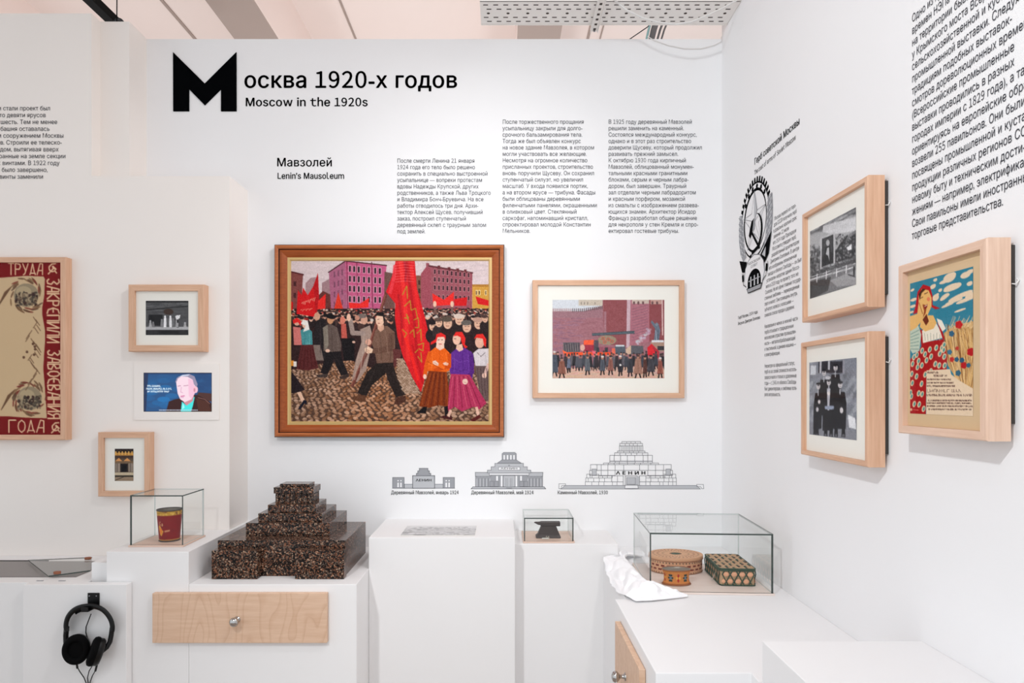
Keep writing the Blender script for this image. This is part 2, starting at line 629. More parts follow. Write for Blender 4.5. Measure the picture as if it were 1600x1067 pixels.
def glyph(ch, off, res):
    """vertices, faces and advance of one letter"""
    key = (ch, off, res)
    if key in _G: return _G[key]
    if ch == ' ':
        _G[key] = (None, None, 0.29)
        return _G[key]
    wide = ch.isascii() and ch.isalnum()
    src = chr(ord(ch) + 0xFEE0) if wide else ch
    loops = _outline(src, res)
    if ch in 'ьыъ':                                              # the bowl's ends overlap the stem: pull them clear
        loops = [[(stem_x(l) + .004, p[1]) if (abs(p[0] - stem_x(l)) < .02 and .25 < p[1] < .37) else p for p in l] if len(l) > 8 else l for l in loops]
    if not loops:
        _G[key] = (None, None, 0.29)
        return _G[key]
    big = max(loops, key=lambda l: abs(_area(l)))
    sg = 1 if _area(big) > 0 else -1
    outer = [l for l in loops if _area(l) * sg > 0]
    holes = [l for l in loops if _area(l) * sg < 0]
    V, Fc = [], []
    for l in outer:
        hs = [h for h in holes if _inside(h[0], l) and abs(_area(h)) < abs(_area(l))]
        tri = tessellate_polygon([[Vector((*p, 0)) for p in q] for q in [l] + hs])
        pts = [p for q in [l] + hs for p in q]
        b = len(V)
        V += pts
        Fc += [tuple(b + i for i in t) for t in tri]
    V = np.array(V, float)
    if wide:
        kx = 0.88 if ch.isdigit() else 0.92
        x0 = V[:, 0].min()
        V[:, 0] = (V[:, 0] - x0) * kx + 0.06
        V *= [1, 0.728 / 0.735]
        adv = V[:, 0].max() + 0.06
    else:
        def span(t):
            xs = [p[0] for l in _outline(t, 1) for p in l]
            return max(xs) - min(xs)
        adv = span('Н' + ch + 'Н') - span('НН')
    # facing -y after the x, z layout: make every triangle counter-clockwise
    Fc = [f if (V[f[1]][0] - V[f[0]][0]) * (V[f[2]][1] - V[f[0]][1]) - (V[f[2]][0] - V[f[0]][0]) * (V[f[1]][1] - V[f[0]][1]) > 0 else f[::-1] for f in Fc]
    if off:                                                      # heavier weight: the letter overprinted a little to each side
        n = len(V)
        sh = [(-off, 0), (off, 0), (0, off * .6), (0, -off * .6)]
        Fc = [tuple(i + n * k for i in f) for k in range(4) for f in Fc]
        V = np.concatenate([V + d for d in sh])
        adv += off * 1.2
    _G[key] = (V, Fc, adv)
    return _G[key]


def text_run(s, off=0.0, res=2, track=0.0):
    """lays out one line at size 1 -> vertices, faces, width"""
    V, Fc, x, n = [], [], 0.0, 0
    for ch in s.translate(HOMO):
        v, f, adv = glyph(ch, off, res)
        if v is not None and len(v):
            V.append(v + [x, 0])
            Fc += [tuple(i + n for i in q) for q in f]
            n += len(v)
        x += adv + track
    return (np.concatenate(V) if V else np.zeros((0, 2))), Fc, x - track


def text_object(name, lines, size, lead, mat, loc, rz, off=0.0, res=2, stretch=1.0, fit=None, indent=None, parent=None, y=-0.0012):
    """lines of lettering standing on a wall; local x runs right, z up. fit = (line index, width in m)"""
    if fit:
        w = text_run(lines[fit[0]], off, res)[2]
        stretch = fit[1] / (w * size)
    if name == 'heading_lettering' and ' ' in lines[0]:          # a heading: every word a part
        root = empty(name, loc, rz)
        x = 0.0
        for wd in lines[0].split(' '):
            v, f, w = text_run(wd, off, res)
            mb = MB()
            mb.add([((x + p[0]) * size * stretch, y, p[1] * size) for p in v], f)
            mb.build('word', mat, root)
            x += w + 0.29
        return root
    mb = MB()
    for i, s in enumerate(lines):
        v, f, w = text_run(s, off, res)
        dx = indent[i] if indent else 0.0
        mb.add([(dx + p[0] * size * stretch, y, p[1] * size - i * lead) for p in v], f)
    # faces look towards -y
    o = mb.build(name, mat, parent, loc=loc, rz=rz)
    return o


BACK, RIGHT = 0.0, -math.pi / 2
XR = X(343)               # right wall plane
YL = D / 1.072            # left wall plane


def on_back(px, py):
    return at(px, py, 1.0)


def on_left(px, py):
    return at(px, py, 1.072)


def on_right(px, py):
    r = (px - VX) / 343.0
    return at(px, py, r)


# ------------------------------------------------------------------ the room
TOP = Z(-556)
mb = MB()
mb.box(X(-700), XR + 0.12, D, D + 0.1, 0, TOP)
tag(mb.build('wall_back', M['wall']), kind='structure')
mb = MB()
mb.box(XR, XR + 0.12, -1.6, D, 0, TOP + 0.25)
tag(mb.build('wall_right', M['wall']), kind='structure')
mb = MB()
xa, xb, xc = X(-598.9), X(-555.8), X(-397.9)
mb.box(-3.2, xa, YL, D, 0, TOP)
mb.box(xa, xb, D / 1.049, D, Z(-319), TOP)
mb.box(xa, xc, YL, D, 0, Z(-319))
tag(mb.build('wall_left', M['wall_left']), kind='structure')
mb = MB()
mb.box(-3.4, 1.6, -1.8, 5.2, -0.1, 0)
tag(mb.build('floor', M['floor']), kind='structure')

CEIL = EYE + 2.35
mb = MB()
mb.box(-4.2, 2.6, -1.8, 5.4, CEIL, CEIL + 0.1)
for u, w in ((-481, 5), (131, 4), (151, 2), (-230, 3)):        # seams running away from the viewer
    x = u / 555 * 2.35
    mb.box(x, x + w * 0.004, -1.8, 5.4, CEIL - 0.006, CEIL, 1)
tag(mb.build('ceiling', [M['ceiling'], M['beam']]), kind='structure')
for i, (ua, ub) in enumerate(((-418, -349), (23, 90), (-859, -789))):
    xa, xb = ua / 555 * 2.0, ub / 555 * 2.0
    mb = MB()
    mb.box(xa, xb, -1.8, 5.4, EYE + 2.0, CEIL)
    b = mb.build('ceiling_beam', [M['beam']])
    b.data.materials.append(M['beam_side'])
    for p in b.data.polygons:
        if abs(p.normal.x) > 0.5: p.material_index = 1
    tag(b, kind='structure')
mb = MB()                                                       # far wall of the building, seen over the partitions
mb.box(-4.2, 2.6, 5.3, 5.4, 0, CEIL)
tag(mb.build('wall_far', M['ceiling']), kind='structure')

# ------------------------------------------------------------------ plinths and counters
def plinth(name, plan, z0, z1, label, cat='plinth', mat='plinth', group=None):
    mb = MB()
    mb.prism([(x, y) for x, y in plan], z0, z1)
    o = mb.build(name, M[mat], bevel=0.0016)
    tag(o, label, cat, group)
    return o


def rectp(x0, x1, y0, y1):
    return [(x0, y0), (x1, y0), (x1, y1), (x0, y1)]


E = 0.0006
YD = D / 1.25
plinth('display_plinth', [(X(-495), YD), (X(-392) - E, YD), (X(-392) - E, D - E), (X(-397.9) + E, D - E), (X(-397.9) + E, YL - E), (X(-495), YL - E)],
       0, Z(196), 'white plinth under the glass case with the red tin cup')
plinth('step_block', rectp(X(-520), X(-495) - E, D / 1.235, YL - E), 0, Z(212), 'narrow low white step beside the left counter, under the corner of the glass sheet', 'plinth')
drawer_cabinet = empty('drawer_cabinet', (X(-287), (YD + D) / 2, 0), 0,
                       'white cabinet with a wide plywood drawer, carrying the granite model', 'cabinet')
mb = MB()
mb.box(X(-392), X(-182) - E, YD, D - E, 0, Z(236.8))
o = mb.build('body', M['plinth'], bevel=0.0016)
o.parent = drawer_cabinet
o.matrix_parent_inverse = Matrix.Translation(-drawer_cabinet.location)


def child_at(o, root):
    """keep world placement under a root that is not rotated"""
    o.parent = root
    o.matrix_parent_inverse = (Matrix.Translation(root.location) @ Matrix.Rotation(root.rotation_euler.z, 4, 'Z')).inverted()
    return o


def knob_shape(mb, c, d, s=1.0):
    """a turned steel knob standing off its panel in direction d"""
    d = Vector(d).normalized()
    Mx = d.to_track_quat('Z', 'Y').to_matrix()
    prof = [(0.011, 0.0), (0.011, 0.002), (0.006, 0.004), (0.005, 0.014), (0.009, 0.018), (0.0145, 0.023), (0.0155, 0.029), (0.0125, 0.035), (0.006, 0.038), (0.001, 0.0385)]
    n = 20
    vs = []
    for r, z in prof:
        for k in range(n):
            w = 2 * math.pi * k / n
            vs.append(Vector(c) + Mx @ Vector((r * s * math.cos(w), r * s * math.sin(w), z * s)))
    fs = []
    for i in range(len(prof) - 1):
        for k in range(n):
            fs.append((i * n + k, i * n + (k + 1) % n, (i + 1) * n + (k + 1) % n, (i + 1) * n + k))
    mb.add(vs, fs, 0, True)
    mb.add(vs, [tuple(range((len(prof) - 1) * n, len(prof) * n))], 0)


mb = MB()
dx0, dx1 = X(-434), X(-217.5)
dz0, dz1 = Z(307.5), Z(246)
mb.box(dx0, dx1, YD - 0.018, YD - 0.001, dz0, dz1)
drw = mb.build('drawer', [M['ply'], M['ply_edge']], bevel=0.001)
child_at(drw, drawer_cabinet)
drw['label'] = 'plywood drawer front'
mb = MB()
knob_shape(mb, ((dx0 + dx1) / 2 - X(3), YD - 0.018, (dz0 + dz1) / 2 - 0.004), (0, -1, 0), 0.95)
kn = mb.build('knob', M['chrome'])
kn.parent = drw
kn['label'] = 'steel knob'

plinth('display_plinth', rectp(X(-182), X(17.4) - E, D / 1.148, D - E), 0, Z(194),
       'tall white plinth with a flat grey panorama photograph on its top')
plinth('display_plinth', rectp(X(17.4), X(164) - E, D / 1.104, D - E), 0, Z(211),
       'white plinth under the small glass case with the anvil')

side_counter = empty('side_counter', (X(240), D / 1.6, 0), 0,
                     'long white counter along the right wall with a plywood door, under the large glass case', 'counter')
HC = Z(237)
mb = MB()
mb.prism([(X(143.6), D / 1.104 - E), (X(143.6), D / 1.346), (X(130.7), D / 1.346), (X(130.7), D / 1.833), (X(212), D / 1.833),
          (X(212), D / 2.9), (XR - E, D / 2.9), (XR - E, D - E), (X(164), D - E), (X(164), D / 1.104 - E)], 0, HC)
o = child_at(mb.build('body', M['counter'], bevel=0.0016), side_counter)
mb = MB()
ax = X(130.7)
mb.box(ax - 0.016, ax - 0.001, D / 1.7165, D / 1.413, Z(313), Z(250))
door = child_at(mb.build('door', [M['ply']], bevel=0.001), side_counter)
door['label'] = 'plywood door'
mb = MB()
kr = 1.545
knob_shape(mb, (ax - 0.016, D / kr, EYE - 433 * K / 1.52), (-1, 0, 0), 0.95)
kn = mb.build('knob', M['chrome'])
kn.parent = door
kn['label'] = 'steel knob'
plinth('riser_block', rectp(X(212) + E, XR - E, D / 2.9, D / 1.9125), HC + E, Z(201), 'low white riser block at the near end of the right counter', 'plinth', 'counter')

left_counter = empty('left_counter', (X(-640), D / 1.15, 0), 0, 'low white counter along the left wall with a grey inset panel', 'counter')
mb = MB()
mb.prism(rectp(-2.2, X(-520) - E, D / 1.251, YL - E), 0, Z(234.3))
child_at(mb.build('body', M['plinth'], bevel=0.0016), left_counter)
mb = MB()
mb.prism(rectp(-2.1, X(-548), D / 1.216, D / 1.112), Z(234.3) + 0.0002, Z(234.3) + 0.0022)
o = child_at(mb.build('inset_panel', M['panel_grey']), left_counter)
o['label'] = 'dark grey inset panel'
mb = MB()
mb.prism(rectp(-2.1, X(-640), D / 1.112, D / 1.107), Z(234.3) + 0.0002, Z(234.3) + 0.003)  # dark strip standing in for the shadow at the panel's back edge
child_at(mb.build('panel_edge_shadow', M['shadow_black']), left_counter)
plinth('headphone_block', rectp(X(-589.8), X(-462.6), D / 1.27, D / 1.251 - E), 0, Z(233.4), 'flat white block on the left counter front, carrying the headphones', 'plinth')

# ------------------------------------------------------------------ picture frames
def frame(kind, label, cat, loc, rz, W, H, depth, border, art, art_rect, wood_pair=('beech_h', 'beech_v'), board='mat', group=None,
          gap=0.0, glazed=True, recess=0.010, hook=False):
    """a box frame hung on a wall. local: x right, z up, +y into the wall. art_rect = x0,z0,x1,z1 from the frame's centre"""
    root = empty(kind, loc, rz, label, cat, group)
    y0, y1 = -depth - gap, -gap - 0.0005
    w, h, b = W / 2, H / 2, border
    o_ = [(-w, -h), (w, -h), (w, h), (-w, h)]
    i_ = [(-w + b, -h + b), (w - b, -h + b), (w - b, h - b), (-w + b, h - b)]
    mb = MB()
    c = min(0.0025, b * 0.2)
    for s in range(4):
        t = (s + 1) % 4
        mi = 0 if s in (0, 2) else 1
        def P(p, y): return (p[0], y, p[1])
        def sh(p, k): return (p[0] - math.copysign(k, p[0]), p[1] - math.copysign(k, p[1]))
        rows = [(o_, y1, 0), (o_, y0 + c, 0), (o_, y0, c), (i_, y0, 0), (i_, y1, 0)]
        for (pa, ya, ka), (pb, yb, kb) in zip(rows[:-1], rows[1:]):
            mb.add([P(sh(pa[s], ka), ya), P(sh(pa[t], ka), ya), P(sh(pb[t], kb), yb), P(sh(pb[s], kb), yb)], [(0, 1, 2, 3)], mi)
        mb.add([P(o_[s], y1), P(i_[s], y1), P(i_[t], y1), P(o_[t], y1)], [(0, 1, 2, 3)], mi)
    mb.build('frame', [M[wood_pair[0]], M[wood_pair[1]]], root)
    mb = MB()
    yb = y0 + recess
    mb.box(-w + b + 0.0002, w - b - 0.0002, yb, yb + 0.003, -h + b + 0.0002, h - b - 0.0002)
    mb.build('mount_board', M[board], root)
    x0, z0, x1, z1 = art_rect
    a = ink_grid('print', art[0], lambda u, v: (x0 + (x1 - x0) * u, yb - 0.0006, z1 + (z0 - z1) * v), M['print'], root)
    if art[1]: a['label'] = art[1]
    if glazed:
        mb = MB()
        mb.box(-w + b + 0.0002, w - b - 0.0002, y0 + 0.004, y0 + 0.006, -h + b + 0.0002, h - b - 0.0002)
        mb.build('glass', M['picture_glass'], root)
    if hook:
        mb = MB()
        mb.box(-w + 0.02, w - 0.004, -gap + 0.0002, -0.0006, -h + 0.03, h - 0.012)
        mb.build('back_spacer', M['back'], root)
        mb = MB()
        hz = h * 0.55
        mb.tube([(w - 0.004, -gap * 0.6, hz), (w + 0.004, -gap * 0.5, hz - 0.002), (w + 0.006, -0.002, hz + 0.004), (w + 0.002, -0.002, hz + 0.008)], 0.0014, 6)
        mb.build('wire_hook', M['cable_white'], root)
    return root


# ---- the art inside the frames
def heads(c, x0, x1, y0, y1, n, r0, r1, skin, caps, body=None):
    ps = sorted([(rnd.uniform(y0, y1), rnd.uniform(x0, x1)) for _ in range(n)])
    for y, x in ps:
        t = (y - y0) / max(1e-6, y1 - y0)
        r = r0 + (r1 - r0) * t
        if body: c.ell(x, y + r * 2.2, r * 1.5, r * 1.8, rnd.choice(body))
        s = rnd.choice(skin)
        c.ell(x, y, r * 0.8, r, s)
        c.ell(x + rnd.uniform(-.2, .2) * r, y - r * 0.5, r * 0.95, r * 0.6, rnd.choice(caps))


def demonstration():
    c = Canvas((108, 123, 1140, 958), 420, (206, 188, 188))
    for _ in range(260):
        k = rnd.uniform(-14, 14)
        c.ell(rnd.uniform(100, 1140), rnd.uniform(120, 320), rnd.uniform(10, 45), rnd.uniform(3, 8), (204 + k, 186 + k, 188 + k), rnd.uniform(-.2, .2), 0.5)
    c.poly([(105, 180), (172, 195), (162, 380), (105, 380)], (122, 66, 62)); c.line([(105, 180), (174, 196)], 8, (84, 36, 38))
    for y in (230, 290): c.rect(122, y, 136, y + 26, (70, 35, 36))
    c.poly([(185, 240), (212, 212), (240, 208), (240, 375), (185, 375)], (160, 128, 130))
    c.poly([(270, 238), (316, 214), (322, 375), (270, 375)], (152, 118, 122))
    c.poly([(255, 300), (275, 280), (318, 300), (320, 378), (250, 378)], (98, 48, 44))
    c.poly([(306, 182), (392, 125), (406, 378), (318, 378)], (160, 92, 118))
    c.poly([(392, 125), (607, 148), (590, 380), (404, 380)], (186, 84, 122))
    for i in range(46):
        x = rnd.uniform(395, 590); y = rnd.uniform(150, 370)
        c.ell(x, y, 22, 5, (196, 98, 138) if i % 2 else (172, 74, 112), 0.08, 0.45)
    c.line([(304, 184), (392, 125), (608, 148)], 6, (70, 32, 38))
    for x in (404, 456, 533): c.line([(x - 4, 130), (x + 2, 375)], 4, (112, 44, 66))
    for r_, y in enumerate((165, 217, 268, 322)):
        for k, x in enumerate((416, 438, 462, 490, 515, 548, 572)):
            yy = y + k * (2 - r_ * .4)
            c.rect(x - 8, yy - 18, x + 8, yy + 18, (205, 150, 165)); c.rect(x - 5, yy - 15, x + 5, yy + 15, (38, 24, 34))
        for x in (336, 356, 376): c.rect(x - 4, y + 15 - (x - 336) * .3, x + 4, y + 45 - (x - 336) * .3, (120, 70, 92))
    c.poly([(596, 180), (650, 190), (650, 385), (594, 385)], (104, 72, 66))
    c.poly([(752, 200), (825, 200), (825, 385), (752, 385)], (122, 78, 62))
    for y in (225, 268, 310):
        for x in (772, 800): c.rect(x, y, x + 10, y + 24, (62, 38, 32))
    c.poly([(785, 192), (812, 158), (812, 135), (828, 135), (830, 150), (1054, 186), (1052, 372), (800, 372)], (146, 78, 88))
    c.poly([(785, 192), (815, 152), (838, 165), (838, 372), (785, 372)], (150, 72, 84))
    c.line([(826, 150), (1055, 187)], 9, (96, 46, 52))
    for x in (872, 925, 970, 1010): c.rect(x, 145 + (x - 850) * .15, x + 14, 165 + (x - 850) * .15, (100, 44, 48))
    for r_, y in enumerate((180, 220, 262, 312)):
        for k in range(9):
            x = 858 + k * 22; yy = y + k * (2.2 - .5 * r_)
            c.rect(x - 6, yy - 14, x + 6, yy + 14, (176, 118, 122)); c.rect(x - 4, yy - 11, x + 4, yy + 11, (50, 28, 36))
    c.rect(1053, 246, 1142, 372, (198, 146, 62)); c.rect(1053, 246, 1142, 258, (170, 118, 50))
    for x in (1070, 1085, 1118): c.rect(x, 275, x + 11, 302, (228, 206, 150)); c.rect(x + 2, 279, x + 8, 300, (90, 60, 40))
    # cobbles
    c.rect(105, 560, 1145, 962, (84, 60, 48))
    y = 600.0
    while y < 965:
        t = (y - 600) / 360
        w_, h_ = 7 + 11 * t, 3.6 + 5 * t
        x = 100 + rnd.uniform(0, w_)
        while x < 1150:
            k = rnd.uniform(-40, 30)
            warm = math.exp(-((x - 560) / 260) ** 2) * 18
            dx_, dy_, ro = rnd.uniform(-.35, .35) * w_, rnd.uniform(-.4, .4) * h_, rnd.uniform(-.7, .7)
            ww, hh = w_ * rnd.uniform(.55, 1.05), h_ * rnd.uniform(.7, 1.1)
            c.ell(x + dx_, y + dy_ + 1.5, ww * 1.08, hh * 1.1, (58, 38, 30), ro, .8)
            c.ell(x + dx_, y + dy_, ww, hh, (152 + k + warm, 118 + k, 96 + k - warm * .6), ro)
            if rnd.random() < .5: c.ell(x + dx_ - ww * .15, y + dy_ - hh * .35, ww * .55, hh * .35, (196 + k * .6, 164 + k * .6, 140 + k * .6), ro, .55)
            x += w_ * 1.95
        y += h_ * 1.75
    # the crowd
    c.poly([(105, 372), (1145, 372), (1145, 600), (1000, 600), (830, 640), (700, 640), (560, 690), (420, 640), (330, 650), (250, 660), (105, 690)], (46, 28, 28))
    sk = [(206, 158, 134), (190, 140, 118), (216, 172, 150), (170, 112, 92)]
    cp = [(30, 22, 24), (52, 38, 36), (88, 66, 58), (24, 20, 24), (150, 40, 36), (196, 180, 170), (40, 30, 30), (60, 44, 42)]
    bd = [(36, 26, 27), (52, 38, 36), (44, 28, 30), (70, 48, 44)]
    heads(c, 108, 1140, 372, 408, 330, 6, 8, sk, cp, bd)
    heads(c, 108, 650, 408, 440, 60, 10, 13, sk, cp, bd)
    heads(c, 800, 1140, 400, 425, 40, 9, 13, sk, cp, bd)
    R1, R2, R3 = (200, 24, 28), (222, 40, 36), (160, 16, 24)
    c.poly([(138, 400), (145, 275), (165, 302), (172, 262), (196, 302), (224, 258), (250, 185), (256, 320), (240, 416), (160, 402)], R1)
    c.poly([(224, 258), (250, 185), (256, 320), (240, 416), (232, 330)], R3, .6)
    for k in range(9): c.line([(165 + k * 8, 345 - k * 3 + (k % 3) * 6), (171 + k * 8, 338 - k * 3)], 3, (230, 150, 130))
    for k in range(7): c.line([(160 + k * 9, 380 - k * 1 + (k % 2) * 6), (166 + k * 9, 376 - k)], 3, (226, 130, 110))
    c.poly([(252, 330), (290, 295), (288, 372), (246, 376)], R2)
    c.poly([(355, 286), (380, 372), (334, 372)], (210, 52, 34))
    c.poly([(410, 340), (470, 345), (516, 316), (512, 366), (414, 371)], R2)
    c.poly([(105, 330), (120, 340), (118, 380), (105, 380)], R1)
    c.poly([(845, 292), (905, 326), (958, 284), (955, 352), (850, 358)], R2)
    c.poly([(958, 322), (1028, 312), (1022, 357), (960, 357)], R1)
    c.poly([(1070, 308), (1142, 330), (1142, 358), (1082, 348)], R1)
    for x in (858, 948):
        c.line([(x, 400), (x, 350)], 12, (110, 80, 74)); c.ell(x, 348, 9, 16, (222, 178, 154))
    # left figures
    c.poly([(250, 410), (290, 430), (300, 640), (240, 640), (225, 500)], (34, 28, 30)); c.ell(245, 412, 16, 20, (196, 148, 122))
    c.poly([(120, 465), (160, 470), (165, 560), (125, 560)], (196, 110, 104)); c.ell(140, 440, 16, 20, (214, 162, 140)); c.poly([(118, 432), (140, 418), (165, 440), (160, 462), (145, 442), (122, 450)], (212, 36, 34))
    c.poly([(158, 485), (190, 468), (218, 490), (222, 560), (200, 570), (168, 566)], (70, 136, 140)); c.poly([(190, 545), (212, 555), (182, 598), (168, 590)], (86, 150, 152))
    c.poly([(162, 560), (224, 558), (252, 680), (200, 692), (138, 686)], (84, 34, 34)); c.ell(182, 452, 15, 22, (220, 176, 152)); c.poly([(160, 450), (172, 430), (196, 434), (206, 480), (172, 492), (186, 460)], (226, 220, 214))
    c.poly([(225, 560), (262, 560), (280, 640), (240, 640)], (120, 104, 96))
    for k in range(5): c.line([(170 + k * 13, 575), (152 + k * 22, 682)], 3, (58, 20, 22))
    c.poly([(280, 470), (312, 448), (350, 470), (372, 560), (368, 595), (330, 600), (278, 592)], (92, 76, 70)); c.poly([(275, 470), (300, 455), (305, 560), (284, 590)], (122, 112, 100))
    c.poly([(296, 590), (335, 600), (330, 650), (300, 715), (262, 705)], (28, 22, 24)); c.poly([(325, 595), (368, 592), (378, 640), (408, 710), (370, 720), (340, 660)], (28, 22, 24))
    c.poly([(240, 715), (300, 708), (298, 728), (250, 730)], (64, 52, 48)); c.poly([(360, 725), (412, 708), (410, 728), (366, 738)], (60, 46, 42))
    c.ell(314, 428, 17, 24, (190, 136, 100)); c.ell(316, 412, 28, 13, (22, 18, 20), 0.2); c.ell(300, 590, 12, 9, (222, 180, 158))
    c.poly([(370, 450), (395, 450), (402, 525), (372, 525)], (186, 86, 74)); c.ell(378, 432, 14, 20, (206, 120, 100))
    c.poly([(370, 525), (440, 525), (440, 640), (385, 640)], (22, 18, 20))
    c.ell(436, 545, 8, 6, (214, 170, 150))
    # waving man in a long coat
    c.poly([(470, 480), (520, 458), (535, 520), (520, 600), (500, 690), (455, 752), (425, 748), (446, 640), (476, 545)], (156, 132, 120))
    c.line([(418, 430), (430, 498), (490, 500)], 24, (150, 130, 122)); c.ell(410, 418, 11, 20, (226, 180, 156))
    c.ell(490, 430, 18, 24, (200, 150, 128)); c.ell(478, 410, 26, 12, (112, 98, 92)); c.ell(454, 420, 12, 14, (186, 130, 110))
    # flag bearer
    c.line([(606, 290), (520, 560), (428, 772)], 17, (104, 56, 48)); c.line([(600, 300), (514, 560), (424, 768)], 5, (140, 84, 70))
    c.poly([(548, 486), (575, 462), (612, 462), (648, 492), (652, 560), (640, 655), (556, 655), (545, 590), (530, 555)], (112, 82, 68))
    c.poly([(618, 500), (650, 495), (642, 590), (560, 606), (520, 600), (520, 582), (610, 566)], (98, 68, 56))
    c.poly([(554, 655), (636, 652), (600, 710), (530, 770), (498, 835), (455, 806), (505, 700)], (34, 26, 24)); c.poly([(590, 652), (640, 652), (662, 730), (706, 818), (656, 832), (612, 740)], (38, 28, 26))
    c.poly([(418, 836), (470, 818), (500, 822), (496, 856), (440, 848)], (92, 58, 40)); c.poly([(644, 866), (660, 832), (706, 822), (708, 850), (672, 872)], (74, 44, 34))
    c.poly([(492, 578), (510, 566), (536, 582), (530, 602), (506, 604), (494, 594)], (228, 192, 164)); c.line([(500, 584), (520, 592)], 3, (176, 128, 106)); c.line([(500, 592), (516, 600)], 3, (176, 128, 106)); c.ell(512, 545, 16, 16, (214, 160, 138)); c.poly([(560, 455), (592, 455), (592, 480), (575, 492), (560, 476)], (208, 160, 136))
    c.ell(572, 430, 22, 34, (224, 182, 156)); c.poly([(546, 412), (556, 390), (590, 390), (600, 430), (592, 442), (588, 412), (560, 408)], (26, 20, 20)); c.line([(560, 428), (568, 426)], 3, (40, 26, 24)); c.line([(562, 448), (572, 448)], 3, (150, 70, 60))
    c.poly([(640, 580), (690, 585), (670, 660), (645, 680)], (92, 46, 44))
    c.poly([(662, 640), (690, 628), (756, 740), (786, 812), (700, 806), (660, 720)], (84, 60, 48))
    for row in range(26):
        y = 634 + row * 7
        for k in range(12):
            x = 664 + (row % 2) * 6 + k * 12
            if x < 690 + (y - 628) * .52 and x > 660 + max(0, y - 720) * .4:
                v = rnd.uniform(-26, 26)
                c.ell(x, y, 6.5, 4, (158 + v, 128 + v, 106 + v), rnd.uniform(-.5, .5)); c.ell(x - 1, y - 1.4, 3.2, 1.5, (190 + v, 160 + v, 138 + v), 0, .5)
    # great banner
    ban = [(655, 118), (753, 118), (766, 270), (800, 390), (826, 500), (834, 590), (815, 700), (786, 806), (742, 730), (692, 620), (664, 520), (650, 420), (652, 345), (604, 284), (640, 190)]
    c.poly(ban, (204, 26, 32))
    for (xa, ya, xb, yb, w_, col) in ((680, 130, 720, 640, 20, (232, 48, 44)), (712, 130, 770, 660, 14, (168, 16, 26)), (735, 150, 800, 600, 16, (224, 36, 36)), (668, 300, 690, 560, 12, (170, 18, 28)),
                                   (650, 150, 625, 290, 18, (226, 60, 70)), (690, 480, 770, 740, 14, (236, 36, 30)), (740, 560, 795, 760, 12, (176, 14, 22)), (700, 125, 705, 230, 10, (150, 20, 40))):
        c.line([(xa, ya), ((xa + xb) / 2 + 6, (ya + yb) / 2), (xb, yb)], w_, col, .75)
    for y in range(130, 230, 14): c.line([(652, y + 6), (700, y), (750, y + 4)], 3, (236, 110, 110), .6)
    gold = (176, 126, 40)
    for (pts) in ([(690, 300), (712, 255), (716, 320)], [(700, 360), (730, 330), (735, 380)], [(700, 420), (722, 420), (710, 400), (726, 450)], [(735, 380), (758, 370), (768, 420)], [(750, 430), (772, 420), (775, 470), (755, 470)],
                  [(728, 500), (748, 480), (752, 520)], [(765, 500), (785, 480), (788, 540)], [(770, 560), (800, 550), (796, 590), (774, 580)], [(770, 620), (790, 650), (786, 600)], [(690, 480), (712, 500), (700, 520)], [(755, 600), (770, 585)]):
        c.line(pts, 5, gold)
    # men and women on the right
    for (x, y, r, cap, bod) in ((848, 462, 24, (36, 26, 28), (34, 26, 28)), (880, 445, 22, (90, 70, 62), (50, 38, 38)), (925, 448, 28, (84, 72, 62), (44, 26, 26)), (985, 430, 26, (206, 186, 172), (40, 28, 28)),
                             (1025, 466, 28, (96, 88, 82), (48, 30, 30)), (1085, 450, 27, (180, 140, 122), (42, 26, 28)), (1120, 425, 18, (70, 50, 46), (40, 30, 30))):
        c.ell(x, y + r * 2.1, r * 1.6, r * 1.7, bod); c.ell(x, y, r * .8, r * 1.05, (212, 168, 142)); c.ell(x - 3, y - r * .75, r * 1.0, r * .5, cap)
        c.line([(x - r * .4, y - 2), (x - r * .1, y - 2)], 3, (70, 44, 38)); c.line([(x + r * .15, y - 2), (x + r * .45, y - 2)], 3, (70, 44, 38)); c.line([(x - r * .3, y + r * .5), (x + r * .2, y + r * .5)], 3, (140, 80, 66))
    c.poly([(830, 520), (1140, 500), (1140, 640), (840, 700)], (42, 26, 28))
    # white blouse
    c.poly([(1058, 602), (1085, 580), (1142, 578), (1142, 672), (1070, 670)], (204, 194, 196)); c.line([(1080, 600), (1098, 620), (1120, 600)], 4, (120, 110, 112))
    c.poly([(1066, 668), (1142, 668), (1142, 855), (1095, 830)], (98, 78, 76)); c.line([(1138, 660), (1118, 715)], 16, (206, 168, 160)); c.ell(1116, 718, 12, 14, (224, 184, 166))
    for k in range(4): c.line([(1080 + k * 16, 680), (1092 + k * 15, 820)], 3, (70, 50, 54))
    c.ell(1092, 545, 24, 32, (214, 166, 144)); c.poly([(1062, 530), (1075, 505), (1108, 502), (1126, 530), (1124, 572), (1114, 562), (1108, 528), (1075, 522)], (214, 40, 34))
    # purple jumper
    c.poly([(944, 600), (972, 578), (1010, 574), (1050, 596), (1064, 660), (1052, 740), (1030, 735), (1040, 715), (940, 712), (930, 670)], (92, 42, 132))
    c.line([(950, 625), (985, 650), (1030, 640)], 4, (120, 70, 156), .5); c.line([(945, 680), (990, 695), (1036, 684)], 4, (70, 26, 104), .6); c.line([(1048, 610), (1052, 700), (1022, 742)], 22, (80, 34, 116))
    c.poly([(942, 710), (1040, 714), (1072, 770), (1128, 862), (1090, 895), (1060, 880), (1000, 905), (960, 880), (925, 905), (920, 850)], (170, 48, 84))
    for k in range(8): c.line([(952 + k * 11, 722), (930 + k * 24, 885)], 5, (128, 28, 58) if k % 2 else (196, 78, 104), .8)
